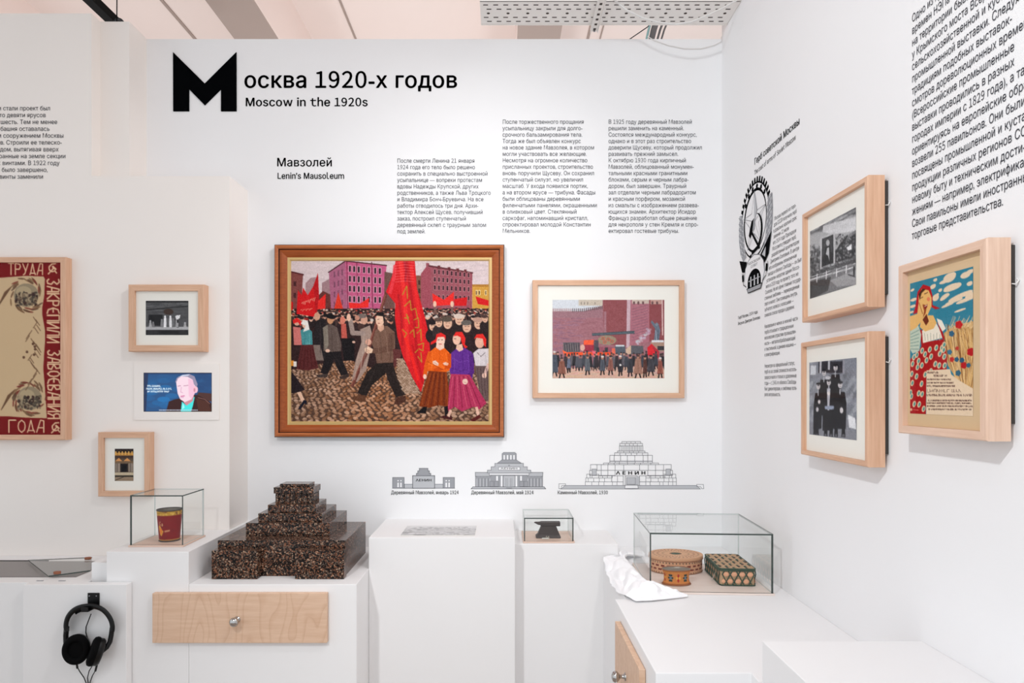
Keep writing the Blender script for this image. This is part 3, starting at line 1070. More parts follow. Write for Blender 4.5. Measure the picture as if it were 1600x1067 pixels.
    c.ell(1016, 750, 14, 15, (226, 188, 172)); c.line([(1008, 752), (1022, 756)], 3, (190, 140, 126)); c.ell(972, 530, 21, 30, (224, 178, 156)); c.poly([(972, 560), (1000, 555), (1006, 585), (985, 595), (968, 580)], (222, 178, 156))
    c.poly([(955, 515), (968, 492), (1000, 492), (1018, 525), (1014, 558), (1030, 570), (1016, 578), (1000, 555), (992, 520), (975, 512)], (214, 38, 34))
    c.ell(957, 535, 5, 5, (226, 180, 158)); c.line([(960, 528), (968, 527)], 3, (50, 30, 30))
    c.poly([(905, 925), (945, 925), (950, 950), (880, 935)], (66, 24, 24)); c.line([(940, 900), (930, 928)], 14, (214, 170, 150)); c.line([(1075, 885), (1085, 925)], 14, (220, 176, 156)); c.poly([(1040, 950), (1090, 920), (1100, 935), (1060, 958)], (84, 28, 26))
    # orange jumper
    c.poly([(826, 600), (860, 572), (905, 572), (934, 600), (936, 690), (910, 705), (820, 696), (815, 660), (828, 640)], (222, 92, 18))
    c.line([(832, 600), (815, 660), (806, 720)], 20, (214, 86, 16)); c.line([(934, 610), (934, 672), (858, 690)], 19, (200, 74, 12)); c.line([(826, 655), (862, 662), (906, 678)], 16, (232, 104, 26)); c.line([(820, 646), (905, 690)], 2.5, (150, 50, 8)); c.poly([(846, 644), (862, 640), (878, 655), (876, 668), (860, 664), (848, 656)], (230, 192, 172)); c.poly([(900, 654), (916, 648), (930, 656), (924, 666), (906, 664)], (228, 188, 168)); c.line([(852, 650), (872, 662)], 2.5, (190, 140, 120)); c.ell(806, 724, 9, 13, (230, 190, 170))
    c.poly([(826, 694), (920, 700), (932, 790), (926, 880), (880, 872), (830, 885), (776, 878), (800, 780)], (122, 50, 18))
    for k in range(9): c.line([(836 + k * 10, 705), (788 + k * 17, 872)], 5, (84, 26, 10) if k % 2 else (150, 66, 24), .8)
    c.poly([(868, 545), (905, 545), (908, 576), (885, 588), (864, 574)], (230, 192, 172)); c.ell(887, 535, 24, 33, (232, 194, 174)); c.poly([(862, 530), (866, 505), (890, 496), (914, 510), (916, 535), (905, 518), (872, 520), (866, 545), (836, 560), (838, 545)], (216, 36, 34))
    for x in (878, 896): c.line([(x - 4, 534), (x + 4, 533)], 3, (60, 40, 40))
    c.line([(880, 556), (893, 556)], 4, (190, 50, 50))
    c.poly([(760, 915), (800, 880), (818, 880), (812, 915)], (20, 16, 18)); c.poly([(906, 880), (926, 876), (928, 910), (912, 935)], (24, 18, 20))
    for (xa, ya, xb, yb, col, w_) in (
            (572, 500, 580, 640, (92, 66, 54), 6), (600, 490, 612, 600, (128, 96, 80), 7), (630, 510, 626, 640, (86, 60, 50), 7), (560, 540, 566, 640, (130, 98, 82), 4), (545, 690, 490, 800, (54, 44, 40), 5), (640, 700, 690, 810, (58, 46, 42), 5),
            (490, 500, 470, 700, (176, 152, 140), 6), (510, 520, 480, 690, (124, 100, 92), 5), (460, 600, 440, 740, (172, 146, 132), 5), (318, 470, 322, 590, (74, 60, 56), 5), (345, 480, 356, 590, (108, 92, 84), 5), (296, 480, 296, 580, (140, 130, 118), 4), (340, 620, 380, 700, (48, 40, 40), 5),
            (180, 500, 178, 560, (50, 108, 116), 4), (204, 500, 206, 555, (104, 170, 172), 4), (260, 440, 262, 600, (58, 46, 46), 5), (845, 600, 840, 690, (240, 122, 44), 4), (880, 590, 884, 640, (196, 72, 10), 4), (915, 600, 922, 660, (236, 118, 40), 4),
            (960, 600, 958, 700, (112, 60, 152), 4), (1000, 600, 1004, 700, (72, 28, 110), 4), (1030, 610, 1034, 690, (112, 60, 152), 4), (1090, 610, 1088, 665, (226, 218, 218), 4), (1120, 610, 1124, 665, (168, 158, 162), 4)):
        c.line([(xa, ya), ((xa + xb) / 2 + 3, (ya + yb) / 2), (xb, yb)], w_, col, .65)
    # figure cut by the left edge
    c.poly([(105, 690), (130, 720), (182, 792), (150, 806), (105, 812)], (34, 24, 28)); c.poly([(140, 806), (160, 802), (182, 850), (168, 862)], (222, 182, 156)); c.poly([(146, 890), (175, 845), (192, 848), (190, 872), (180, 862), (160, 894)], (22, 22, 34))
    c.rect(105, 640, 124, 668, (206, 130, 40)); c.rect(122, 645, 138, 672, (220, 212, 204))
    c.grain(0.022, 3); c.grain(0.015, 6)
    return c


def procession():
    c = Canvas((28, 28, 1465, 1035), 250, (158, 108, 116))
    for _ in range(700):
        k = rnd.uniform(-14, 14); x = rnd.uniform(28, 1465); y = rnd.uniform(28, 700)
        g = 12 if x < 420 else 0
        c.ell(x, y, rnd.uniform(20, 60), rnd.uniform(3, 7), (152 + k - g, 104 + k, 112 + k + g), -0.08, .6)
    c.rect(20, 20, 660, 175, (206, 210, 216)); c.rect(365, 20, 672, 105, (196, 184, 168))
    for x in (400, 440, 480, 575): c.ell(x, 75, 9, 18, (150, 140, 130))
    c.poly([(20, 178), (420, 178), (672, 108), (672, 260), (20, 260)], (152, 112, 120))
    for k in range(26):
        x = 34 + k * 25; c.rect(x, 142 - max(0, (x - 400)) * .14, x + 13, 185 - max(0, (x - 400)) * .14, (166, 132, 132) if x < 260 else (104, 86, 88))
    c.poly([(680, 20), (1000, 20), (1000, 620), (690, 600)], (140, 78, 82)); c.rect(690, 180, 720, 600, (160, 116, 124))
    c.poly([(985, 20), (1040, 20), (1015, 640), (975, 640)], (196, 168, 176)); c.poly([(1030, 20), (1270, 20), (1300, 560), (1020, 620)], (168, 108, 120))
    for k in range(12): c.line([(1050, 150 + k * 36), (1250, 95 + k * 36)], 8, (132, 92, 108), .8)
    c.rect(1270, 20, 1470, 560, (140, 76, 80)); c.rect(1050, 28, 1265, 80, (196, 178, 166)); c.rect(1285, 28, 1440, 85, (190, 150, 140))
    for x in (1075, 1130, 1190, 1310, 1370): c.ell(x, 70, 14, 22, (110, 80, 82))
    c.line([(1435, 30), (1440, 480)], 16, (214, 180, 176))
    c.poly([(20, 900), (1470, 880), (1470, 1040), (20, 1040)], (206, 168, 150))
    for _ in range(120): c.ell(rnd.uniform(30, 1460), rnd.uniform(900, 1035), 40, 5, (200 + rnd.uniform(-14, 18), 160 + rnd.uniform(-14, 20), 142 + rnd.uniform(-14, 20)), -.1, .7)
    # statue
    c.rect(1290, 560, 1460, 690, (170, 138, 122)); c.rect(1300, 545, 1455, 572, (214, 214, 218)); c.rect(1375, 620, 1460, 675, (60, 58, 62))
    c.poly([(1330, 545), (1345, 400), (1290, 320), (1300, 290), (1352, 345), (1385, 330), (1412, 420), (1395, 545)], (104, 114, 128)); c.ell(1364, 345, 17, 24, (120, 130, 140)); c.line([(1350, 420), (1365, 540)], 8, (160, 170, 182)); c.line([(1385, 420), (1380, 540)], 8, (78, 86, 98))
    for k in range(46):
        t = rnd.random(); c.ell(1100 + 170 * t + rnd.uniform(-22, 22), 605 - 175 * t + rnd.uniform(-34, 24), rnd.uniform(10, 26), rnd.uniform(8, 18), tuple(v + rnd.choice([-14, 0, 8]) for v in (194, 186, 194)), rnd.uniform(-.5, .5), .45)
    # gun and catafalque
    c.poly([(535, 458), (1080, 425), (1082, 462), (540, 492)], (72, 82, 90)); c.line([(540, 474), (1080, 446)], 6, (110, 122, 128))
    c.ell(730, 545, 120, 62, (150, 134, 112))
    for x, y in ((680, 525), (745, 535), (700, 570), (790, 560)): c.ell(x, y, 24, 22, (190, 92, 80)); c.ell(x, y, 11, 11, (110, 130, 100))
    c.rect(165, 575, 380, 700, (92, 86, 92))
    for k in range(14): c.line([(170 + k * 15, 585 + (k % 3) * 10), (178 + k * 15, 690)], 5, (56, 52, 58) if k % 2 else (140, 128, 124))
    c.rect(430, 600, 560, 690, (156, 52, 70)); c.poly([(430, 560), (440, 545), (566, 540), (552, 605), (430, 605)], (238, 92, 60)); c.ell(415, 640, 30, 40, (214, 170, 156))
    c.rect(560, 545, 620, 680, (86, 78, 86)); c.rect(620, 630, 800, 700, (150, 84, 100))
    for x in (590, 700): c.rect(x, 640, x + 40, 700, (58, 62, 66))
    c.rect(230, 700, 810, 738, (240, 84, 44)); c.poly([(155, 670), (235, 710), (240, 760), (185, 745)], (244, 100, 60)); c.poly([(530, 670), (610, 710), (600, 795), (560, 770)], (226, 96, 110)); c.rect(790, 650, 835, 730, (222, 106, 84))
    c.poly([(830, 620), (960, 612), (965, 735), (838, 735)], (84, 92, 102)); c.rect(840, 606, 950, 626, (204, 208, 212)); c.poly([(965, 660), (1035, 612), (1190, 620), (1200, 720), (970, 730)], (92, 92, 98)); c.poly([(968, 660), (1035, 610), (1035, 720), (975, 730)], (206, 176, 152))
    c.poly([(1245, 640), (1300, 590), (1400, 690), (1385, 780), (1330, 740), (1250, 740)], (214, 44, 54)); c.poly([(1290, 600), (1400, 690), (1390, 780)], (170, 52, 62))
    # marchers
    for k in range(34):
        x = 60 + k * 42 + rnd.uniform(-12, 12); b = 905 + rnd.uniform(0, 40)
        h_ = 215 + rnd.uniform(-15, 20); col = rnd.choice([(66, 68, 76), (84, 84, 92), (58, 52, 56), (110, 74, 66), (48, 46, 50), (96, 92, 98)])
        c.poly([(x - 18, b - h_ + 40), (x + 18, b - h_ + 40), (x + 32, b - 40), (x - 30, b - 36)], col); c.line([(x - 10, b - 50), (x - 18, b)], 12, (40, 34, 36)); c.line([(x + 12, b - 50), (x + 20, b - 4)], 12, (40, 34, 36)); c.ell(x, b - h_ + 22, 13, 18, rnd.choice([(190, 140, 120), (140, 96, 84), (84, 70, 70)])); c.ell(x, b - h_ + 8, 14, 9, (60, 48, 50))
    for (x, top, bot, w_, col) in ((55, 690, 1010, 60, (78, 84, 96)), (150, 770, 1030, 62, (136, 88, 74)), (240, 740, 960, 30, (110, 116, 136)), (480, 740, 990, 46, (96, 100, 106)), (670, 750, 990, 44, (84, 88, 98)), (775, 745, 990, 46, (140, 90, 80)), (900, 745, 1000, 36, (50, 48, 54)),
                                (1025, 740, 1010, 46, (60, 60, 66)), (1125, 740, 1030, 68, (158, 116, 100)), (1215, 750, 1020, 36, (92, 60, 54)), (1290, 740, 1000, 62, (72, 70, 76)), (1410, 770, 1030, 46, (146, 84, 72))):
        c.poly([(x - w_ * .5, top + 40), (x + w_ * .5, top + 40), (x + w_ * .85, bot - 50), (x - w_ * .85, bot - 50)], col); c.line([(x, top + 60), (x + 4, bot - 60)], 6, tuple(v * .75 for v in col))
        c.line([(x - w_ * .3, bot - 55), (x - w_ * .5, bot)], 18, (38, 30, 32)); c.line([(x + w_ * .3, bot - 55), (x + w_ * .5, bot - 6)], 18, (38, 30, 32)); c.ell(x, top + 20, 17, 23, (176, 128, 110)); c.ell(x, top + 5, 19, 12, rnd.choice([(70, 58, 58), (210, 204, 200), (50, 44, 46)]))
    c.ell(900, 862, 14, 14, (226, 222, 218))
    c.grain(0.02, 3); c.grain(0.02, 5)
    return c


def grey(v):
    return (v, v, v + 2)


def stage_photo():
    c = Canvas((760, 300, 985, 480), 92, grey(84))
    for _ in range(120): c.ell(rnd.uniform(760, 985), rnd.uniform(300, 400), 26, 3, grey(84 + rnd.uniform(-22, 22)), 0, .6)
    c.rect(760, 300, 985, 310, grey(38)); c.poly([(760, 345), (985, 325), (985, 332), (760, 352)], grey(52)); c.rect(775, 372, 850, 430, grey(34)); c.ell(880, 358, 26, 16, (66, 52, 46))
    c.rect(760, 436, 985, 452, grey(176)); c.rect(760, 452, 985, 482, grey(50)); c.rect(830, 456, 935, 470, grey(34))
    for x, h_, v in ((785, 34, 170), (800, 26, 120), (862, 58, 238), (890, 58, 228), (926, 60, 214), (845, 40, 130), (905, 44, 110), (966, 24, 170), (876, 44, 90)):
        c.poly([(x - 6, 438 - h_ + 10), (x + 6, 438 - h_ + 10), (x + 8, 438), (x - 8, 438)], grey(v)); c.ell(x, 438 - h_ + 4, 5, 7, grey(min(240, v + 10)))
    c.poly([(915, 380), (942, 374), (938, 392), (920, 398)], grey(232)); c.rect(922, 398, 934, 440, grey(60)); c.rect(925, 415, 930, 438, grey(200))
    c.grain(.03, 3)
    return c


def doorway_photo():
    c = Canvas((714, 165, 832, 366), 62, (92, 78, 66))
    c.rect(714, 165, 832, 190, (44, 34, 32)); c.rect(714, 190, 832, 208, (186, 134, 66)); c.rect(714, 208, 832, 226, (72, 54, 48))
    for k in range(6): c.rect(718 + k * 20, 182, 726 + k * 20, 204, (220, 170, 90))
    for x in (740, 792): c.poly([(x - 22, 242), (x, 222), (x + 22, 242)], (214, 150, 90))
    c.rect(714, 242, 832, 256, (120, 96, 72)); c.rect(720, 256, 748, 310, (150, 136, 122)); c.rect(800, 256, 830, 310, (146, 132, 118)); c.rect(750, 258, 796, 310, (36, 30, 32)); c.rect(758, 268, 788, 310, (18, 16, 20))
    c.rect(714, 312, 832, 330, (196, 180, 152)); c.rect(714, 330, 832, 340, (52, 48, 42)); c.rect(714, 340, 832, 368, (146, 126, 104)); c.line([(716, 362), (770, 340)], 4, (60, 52, 46))
    for x in (730, 812): c.line([(x, 258), (x, 310)], 5, (96, 84, 76))
    c.grain(.04, 2)
    return c


def quad_T(tl, tr, bl, br):
    """drawing coordinates of a picture seen at a slant -> 0..1"""
    def T(x, y):
        u = 0.5
        for _ in range(3):
            yt = tl[1] + (tr[1] - tl[1]) * u; yb = bl[1] + (br[1] - bl[1]) * u
            v = (y - yt) / (yb - yt)
            xl = tl[0] + (bl[0] - tl[0]) * v; xr = tr[0] + (br[0] - tr[0]) * v
            u = (x - xl) / (xr - xl)
        return u, v
    return T


def parade_photo(aspect):
    T = quad_T((60, 300), (560, 40), (88, 1040), (592, 885))
    c = Canvas((0, 0, 1, 1), 100, grey(170), T=T, aspect=aspect)
    c.poly([(40, 250), (580, 0), (580, 170), (400, 260), (60, 330)], grey(88))
    for _ in range(70): c.ell(rnd.uniform(60, 560), rnd.uniform(60, 330), 50, 14, grey(rnd.uniform(90, 215)), -.45, .5)
    c.poly([(215, 300), (220, 235), (560, 150), (570, 300), (330, 330)], grey(214), .85)
    c.poly([(60, 520), (200, 470), (200, 700), (70, 760)], grey(74))
    for _ in range(160): c.ell(rnd.uniform(65, 210), rnd.uniform(450, 740), 9, 14, grey(rnd.uniform(30, 170)), .3, .7)
    c.poly([(190, 370), (350, 300), (365, 640), (205, 700)], grey(190))
    c.poly([(212, 378), (338, 330), (352, 640), (218, 690)], grey(34)); c.poly([(225, 385), (330, 345), (334, 520), (225, 560)], grey(62))
    c.ell(280, 420, 20, 34, grey(176)); c.poly([(250, 470), (310, 450), (330, 640), (240, 670)], grey(30)); c.poly([(262, 545), (275, 480), (296, 470), (305, 620), (290, 560)], grey(186))
    c.poly([(365, 520), (450, 360), (570, 290), (575, 590), (370, 640)], grey(52))
    for k in range(7): c.line([(480 + k * 14, 390 - k * 10), (520 + k * 8, 300)], 4, grey(200))
    for _ in range(120): c.ell(rnd.uniform(365, 575), rnd.uniform(330, 620), 8, 11, grey(rnd.uniform(20, 190)), 0, .7)
    c.poly([(480, 480), (530, 440), (535, 500), (500, 510)], grey(232))
    c.poly([(70, 760), (580, 590), (585, 660), (75, 820)], grey(70))
    for _ in range(150):
        u_ = rnd.random(); c.ell(75 + 500 * u_, 780 - 180 * u_ + rnd.uniform(-30, 30), 10, 8, grey(rnd.uniform(40, 140)), 0, .6)
    c.poly([(75, 820), (590, 650), (600, 900), (85, 1060)], grey(120)); c.poly([(76, 850), (330, 790), (300, 940), (84, 1050)], grey(66)); c.poly([(320, 830), (590, 720), (592, 880), (400, 900)], grey(158))
    c.line([(78, 830), (280, 770), (576, 690)], 9, grey(232)); c.line([(78, 800), (280, 740), (576, 650)], 6, grey(220))
    for x, y in ((168, 800), (276, 765), (388, 740), (488, 706)): c.line([(x, y - 40), (x, y + 50)], 9, grey(226))
    c.line([(565, 690), (568, 780)], 14, grey(24)); c.line([(510, 770), (575, 795)], 10, grey(24))
    c.grain(.03, 3)
    return c


def group_photo(aspect):
    T = quad_T((483, 405), (765, 378), (497, 835), (770, 868))
    c = Canvas((0, 0, 1, 1), 100, (132, 136, 146), T=T, aspect=aspect)
    for _ in range(140): c.ell(rnd.uniform(480, 770), rnd.uniform(380, 800), 12, 34, tuple((lambda k: (140 + k, 144 + k, 152 + k))(rnd.uniform(-50, 50))), .5, .5)
    c.rect(545, 400, 700, 470, (46, 46, 54)); c.rect(553, 385, 565, 470, (190, 190, 196)); c.rect(605, 385, 617, 450, (180, 180, 188)); c.rect(690, 385, 700, 470, (150, 150, 160)); c.rect(494, 425, 530, 480, (206, 210, 216))
    c.poly([(490, 760), (770, 740), (775, 870), (495, 840)], (132, 134, 142)); c.poly([(722, 715), (760, 735), (766, 800), (730, 790)], (226, 228, 232))
    def man(x, hy, w_, bot, coat=(22, 22, 28)):
        c.poly([(x - w_ * .55, hy + 40), (x + w_ * .55, hy + 40), (x + w_ * .8, hy + 110), (x + w_ * .75, bot), (x - w_ * .75, bot), (x - w_ * .8, hy + 110)], coat)
        c.ell(x, hy, 12, 19, (206, 202, 204)); c.ell(x, hy - 15, 15, 8, (24, 24, 30)); c.line([(x, hy + 24), (x, hy + 55)], 5, (190, 190, 196)); c.line([(x - 5, hy - 3), (x + 6, hy - 3)], 3, (70, 66, 70)); c.line([(x - 4, hy + 9), (x + 5, hy + 9)], 3, (110, 100, 104))
    man(582, 468, 40, 720); man(650, 438, 42, 720); man(548, 548, 34, 800); man(678, 540, 46, 800); man(612, 525, 42, 810)
    c.ell(606, 498, 17, 10, (196, 196, 202)); c.poly([(602, 560), (622, 560), (618, 690), (608, 690)], (186, 186, 194)); c.ell(613, 590, 9, 12, (226, 220, 218)); c.rect(592, 664, 645, 684, (150, 160, 182)); c.ell(545, 685, 8, 14, (200, 196, 200)); c.ell(556, 640, 8, 12, (216, 210, 210)); c.ell(688, 690, 9, 18, (214, 210, 212))
    for x in (534, 548, 600, 632, 660, 700): c.poly([(x - 9, 800), (x + 9, 800), (x + 11, 848), (x - 11, 846)], (20, 20, 26)); c.ell(x, 838, 7, 8, (150, 150, 158), 0, .6)
    for x in (600, 640): c.line([(x, 700), (x, 790)], 6, (12, 12, 18))
    c.grain(.03, 3)
    return c


def harvest_poster(aspect):
    T = quad_T((50, 145), (475, 32), (66, 1028), (492, 1046))
    c = Canvas((0, 0, 1, 1), 150, (46, 124, 146), T=T, aspect=aspect)
    c.rect(0, 0, 520, 1100, (46, 124, 146))
    cr = (226, 202, 172)
    for (x, y, rx, ry, a) in ((330, 105, 45, 28, -.6), (300, 130, 40, 12, -.4), (430, 90, 34, 20, -.5), (455, 70, 24, 14, -.5), (235, 120, 14, 10, -.4), (220, 165, 22, 14, -.6), (350, 170, 60, 22, -.35), (330, 185, 40, 14, -.3), (300, 235, 38, 14, -.7), (240, 240, 20, 26, .7), (400, 230, 84, 14, -.45), (430, 260, 60, 12, -.4),
                              (320, 290, 44, 9, -.45), (70, 190, 16, 8, -.5), (80, 255, 26, 10, -.3), (75, 300, 22, 10, -.3), (455, 150, 18, 14, -.5), (400, 328, 38, 7, -.35), (360, 265, 60, 10, -.4), (460, 230, 34, 14, -.5), (65, 340, 18, 7, -.3), (270, 190, 14, 10, -.6)):
        c.ell(x, y, rx, ry, cr, a)
        c.ell(x + rx * .5, y - ry * .7, rx * .45, ry * .6, cr, a)
    # sheaf
    c.poly([(300, 480), (370, 430), (490, 400), (500, 880), (440, 880), (330, 700), (310, 600)], (196, 152, 96))
    for k in range(130):
        t = rnd.random(); x = 315 + 170 * t + rnd.uniform(-10, 10)
        c.line([(x + rnd.uniform(-14, 10), 450 + rnd.uniform(-30, 60)), (x + 24, 640 + rnd.uniform(-60, 60)), (400 + 70 * t, 860 + rnd.uniform(-30, 20))], 3.2, rnd.choice([(228, 194, 140), (160, 108, 58), (120, 76, 40), (216, 176, 116), (206, 160, 96)]))
    for k in range(30): c.line([(330 + k * 5, 455 - rnd.uniform(0, 20)), (360 + k * 5, 395 - rnd.uniform(-30, 30))], 2.5, (226, 196, 150))
    for (x, y, r, col) in ((395, 425, 24, (190, 30, 34)), (470, 610, 24, (180, 28, 32)), (350, 485, 18, (52, 96, 124)), (340, 610, 16, (60, 110, 136)), (355, 660, 16, (190, 50, 44)), (385, 660, 15, (46, 92, 116)), (418, 665, 16, (40, 86, 112)), (430, 700, 20, (180, 30, 32)), (396, 752, 18, (52, 98, 118)), (388, 585, 12, (186, 60, 50)), (458, 700, 14, (50, 96, 120))):
        for a in range(5): c.ell(x + math.cos(a * 1.26) * r * .5, y + math.sin(a * 1.26) * r * .6, r * .5, r * .6, col)
    # dress
    c.poly([(60, 660), (130, 600), (155, 545), (300, 520), (325, 640), (320, 760), (185, 760), (185, 1040), (62, 1030)], (164, 18, 24))
    for x, y in ((80, 690), (90, 645), (125, 670), (150, 700), (112, 628), (150, 600), (172, 625), (205, 592), (183, 665), (215, 640), (250, 580), (245, 690), (275, 620), (288, 580), (305, 640), (272, 700), (300, 595), (75, 758), (118, 712), (80, 820), (112, 775), (150, 825), (130, 890), (155, 895), (75, 910), (98, 962), (135, 965), (168, 995), (175, 762), (68, 885), (302, 560), (308, 700), (215, 740)):
        c.ell(x, y, 13, 22, (222, 194, 158), .25); c.ell(x + 2, y, 7, 14, (76, 142, 136), .25)
    c.poly([(142, 470), (240, 400), (300, 510), (150, 550)], (232, 222, 204)); c.line([(140, 460), (150, 560)], 14, (170, 24, 28)); c.line([(262, 410), (300, 520)], 14, (170, 24, 28))
    for k in range(6): c.line([(165 + k * 22, 480 + (k % 2) * 8), (172 + k * 20, 530)], 4, (170, 168, 150))
    c.poly([(250, 380), (285, 395), (312, 450), (290, 470), (262, 420)], (232, 224, 208))
    c.poly([(58, 470), (120, 430), (142, 490), (130, 600), (80, 620), (58, 590)], (188, 200, 182))
    for k in range(6): c.line([(62, 490 + k * 20), (125, 460 + k * 26)], 5, (120, 150, 138))
    # head and arm
    c.poly([(95, 300), (110, 200), (150, 150), (200, 165), (218, 225), (220, 290), (272, 312), (240, 320), (205, 300), (120, 340), (78, 355)], (176, 20, 30))
    c.poly([(118, 225), (140, 180), (190, 190), (212, 240), (212, 300), (185, 360), (225, 360), (250, 410), (230, 450), (170, 470), (130, 440), (140, 380), (120, 320)], (226, 176, 104))
    c.poly([(118, 215), (145, 178), (170, 182), (140, 210), (126, 260)], (70, 36, 24)); c.poly([(150, 390), (178, 350), (196, 400), (176, 430)], (104, 40, 22)); c.poly([(150, 285), (180, 292), (172, 345), (150, 380), (140, 330)], (146, 70, 36))
    c.poly([(48, 370), (110, 350), (120, 265), (140, 262), (160, 330), (150, 390), (105, 445), (58, 470)], (226, 178, 108)); c.line([(122, 275), (150, 350)], 5, (160, 94, 48))
    c.ell(190, 250, 12, 14, (222, 112, 82), 0, .8); c.line([(160, 215), (184, 205)], 5, (80, 40, 26)); c.line([(132, 245), (150, 235)], 4, (80, 40, 26)); c.poly([(160, 300), (184, 282), (182, 305), (165, 318)], (130, 24, 24)); c.line([(165, 300), (180, 290)], 4, (240, 228, 210))
    # text panel
    c.poly([(185, 735), (345, 725), (352, 760), (400, 800), (492, 860), (495, 1046), (188, 1040)], (228, 204, 174))
    dk = (86, 56, 50)
    for (x0, x1, y, h_) in ((190, 268, 748, 12), (236, 330, 770, 13), (192, 350, 795, 8), (192, 372, 818, 8), (190, 384, 840, 9), (192, 410, 872, 20), (190, 484, 902, 14), (200, 482, 938, 9), (192, 480, 956, 8), (192, 488, 976, 9), (204, 484, 998, 9)):
        x = x0
        while x < x1 - 4:
            w_ = rnd.uniform(.35, .7) * h_
            c.line([(x, y - h_ / 2), (x, y + h_ / 2)], 2.6, dk); c.line([(x, y - h_ / 2 + rnd.choice([0, h_ / 2, h_])), (x + w_, y - h_ / 2 + rnd.choice([0, h_ / 2, h_]))], 2.4, dk)
            if rnd.random() < .5: c.line([(x + w_, y - h_ / 2), (x + w_, y + h_ / 2)], 2.6, dk)
            x += w_ + h_ * (.28 if rnd.random() < .86 else .8)
    c.ell(75, 1000, 9, 9, (220, 170, 140)); c.line([(88, 1000), (130, 1004)], 4, (210, 110, 90))
    c.grain(.012, 3)
    return c


STROKE = {  # simple strokes on a 1 x 1 box, y down
    'Т': [[(0, 0), (1, 0)], [(.5, 0), (.5, 1)]], 'Р': [[(0, 1), (0, 0), (.8, .08), (.9, .3), (.7, .5), (0, .5)]],
    'У': [[(0, 0), (.5, .6)], [(1, 0), (.4, .9), (.1, 1)]], 'Д': [[(0, 1), (.1, .85), (.95, .85), (1, 1)], [(.15, .85), (.5, 0), (.85, .85)]],
    'А': [[(0, 1), (.55, 0), (1, .05), (1, 1)], [(.2, .62), (1, .62)]], 'Г': [[(0, 1), (0, 0), (1, 0)]],
    'О': [[(.5, 0), (.9, .2), (1, .5), (.9, .8), (.5, 1), (.1, .8), (0, .5), (.1, .2), (.5, 0)]],
    'З': [[(.05, .05), (.6, 0), (.95, .2), (.45, .45), (.95, .65), (.8, .95), (.3, 1), (0, .85)]], 'К': [[(0, 0), (0, 1)], [(1, 0), (0, .5), (1, 1)]],
    'Е': [[(1, 0), (.3, .1), (0, .5), (.3, .9), (1, 1)], [(0, .5), (.8, .5)]], 'П': [[(0, 1), (0, 0), (1, 0), (1, 1)]],
    'И': [[(0, 0), (0, 1), (1, 0), (1, 1)]], 'Л': [[(0, 1), (.4, 0), (1, 0), (1, 1)]], 'В': [[(0, 0), (0, 1), (.8, .95), (.95, .7), (0, .5), (.8, .3), (.7, 0), (0, 0)]],
    'Н': [[(0, 0), (0, 1)], [(1, 0), (1, 1)], [(0, .5), (1, .5)]], 'Я': [[(1, 1), (1, 0), (.2, .05), (.1, .3), (.3, .5), (1, .5)], [(.5, .5), (0, 1)]], ' ': [],
    '5': [[(1, 0), (.15, 0), (.1, .45), (.7, .42), (1, .7), (.6, 1), (0, .92)]],
}


def strokes(c, word, x, y, w_, h_, gap, lw, col, down=False):
    """letters one after another; down = turned a quarter clockwise and running down"""
    for ch in word:
        for s in STROKE[ch]:
            if down: c.line([(x + h_ - q * h_, y + p * w_) for p, q in s], lw, col)
            else: c.line([(x + p * w_, y + q * h_) for p, q in s], lw, col)
        if down: y += w_ + gap
        else: x += w_ + gap


def hammer_sickle(c, x, y, s, lw, col):
    c.line([(x + s * .55, y - s * .9), (x - s * .1, y - s * .85), (x - s * .6, y - s * .35), (x - s * .55, y + s * .2), (x - s * .1, y + s * .5), (x + s * .4, y + s * .35), (x + s * .7, y + s * .75)], lw, col)
    c.line([(x - s * .75, y + s * .9), (x + s * .3, y - s * .25)], lw, col); c.line([(x + s * .02, y - s * .4), (x + s * .55, y + .1 * s)], lw * 1.6, col)


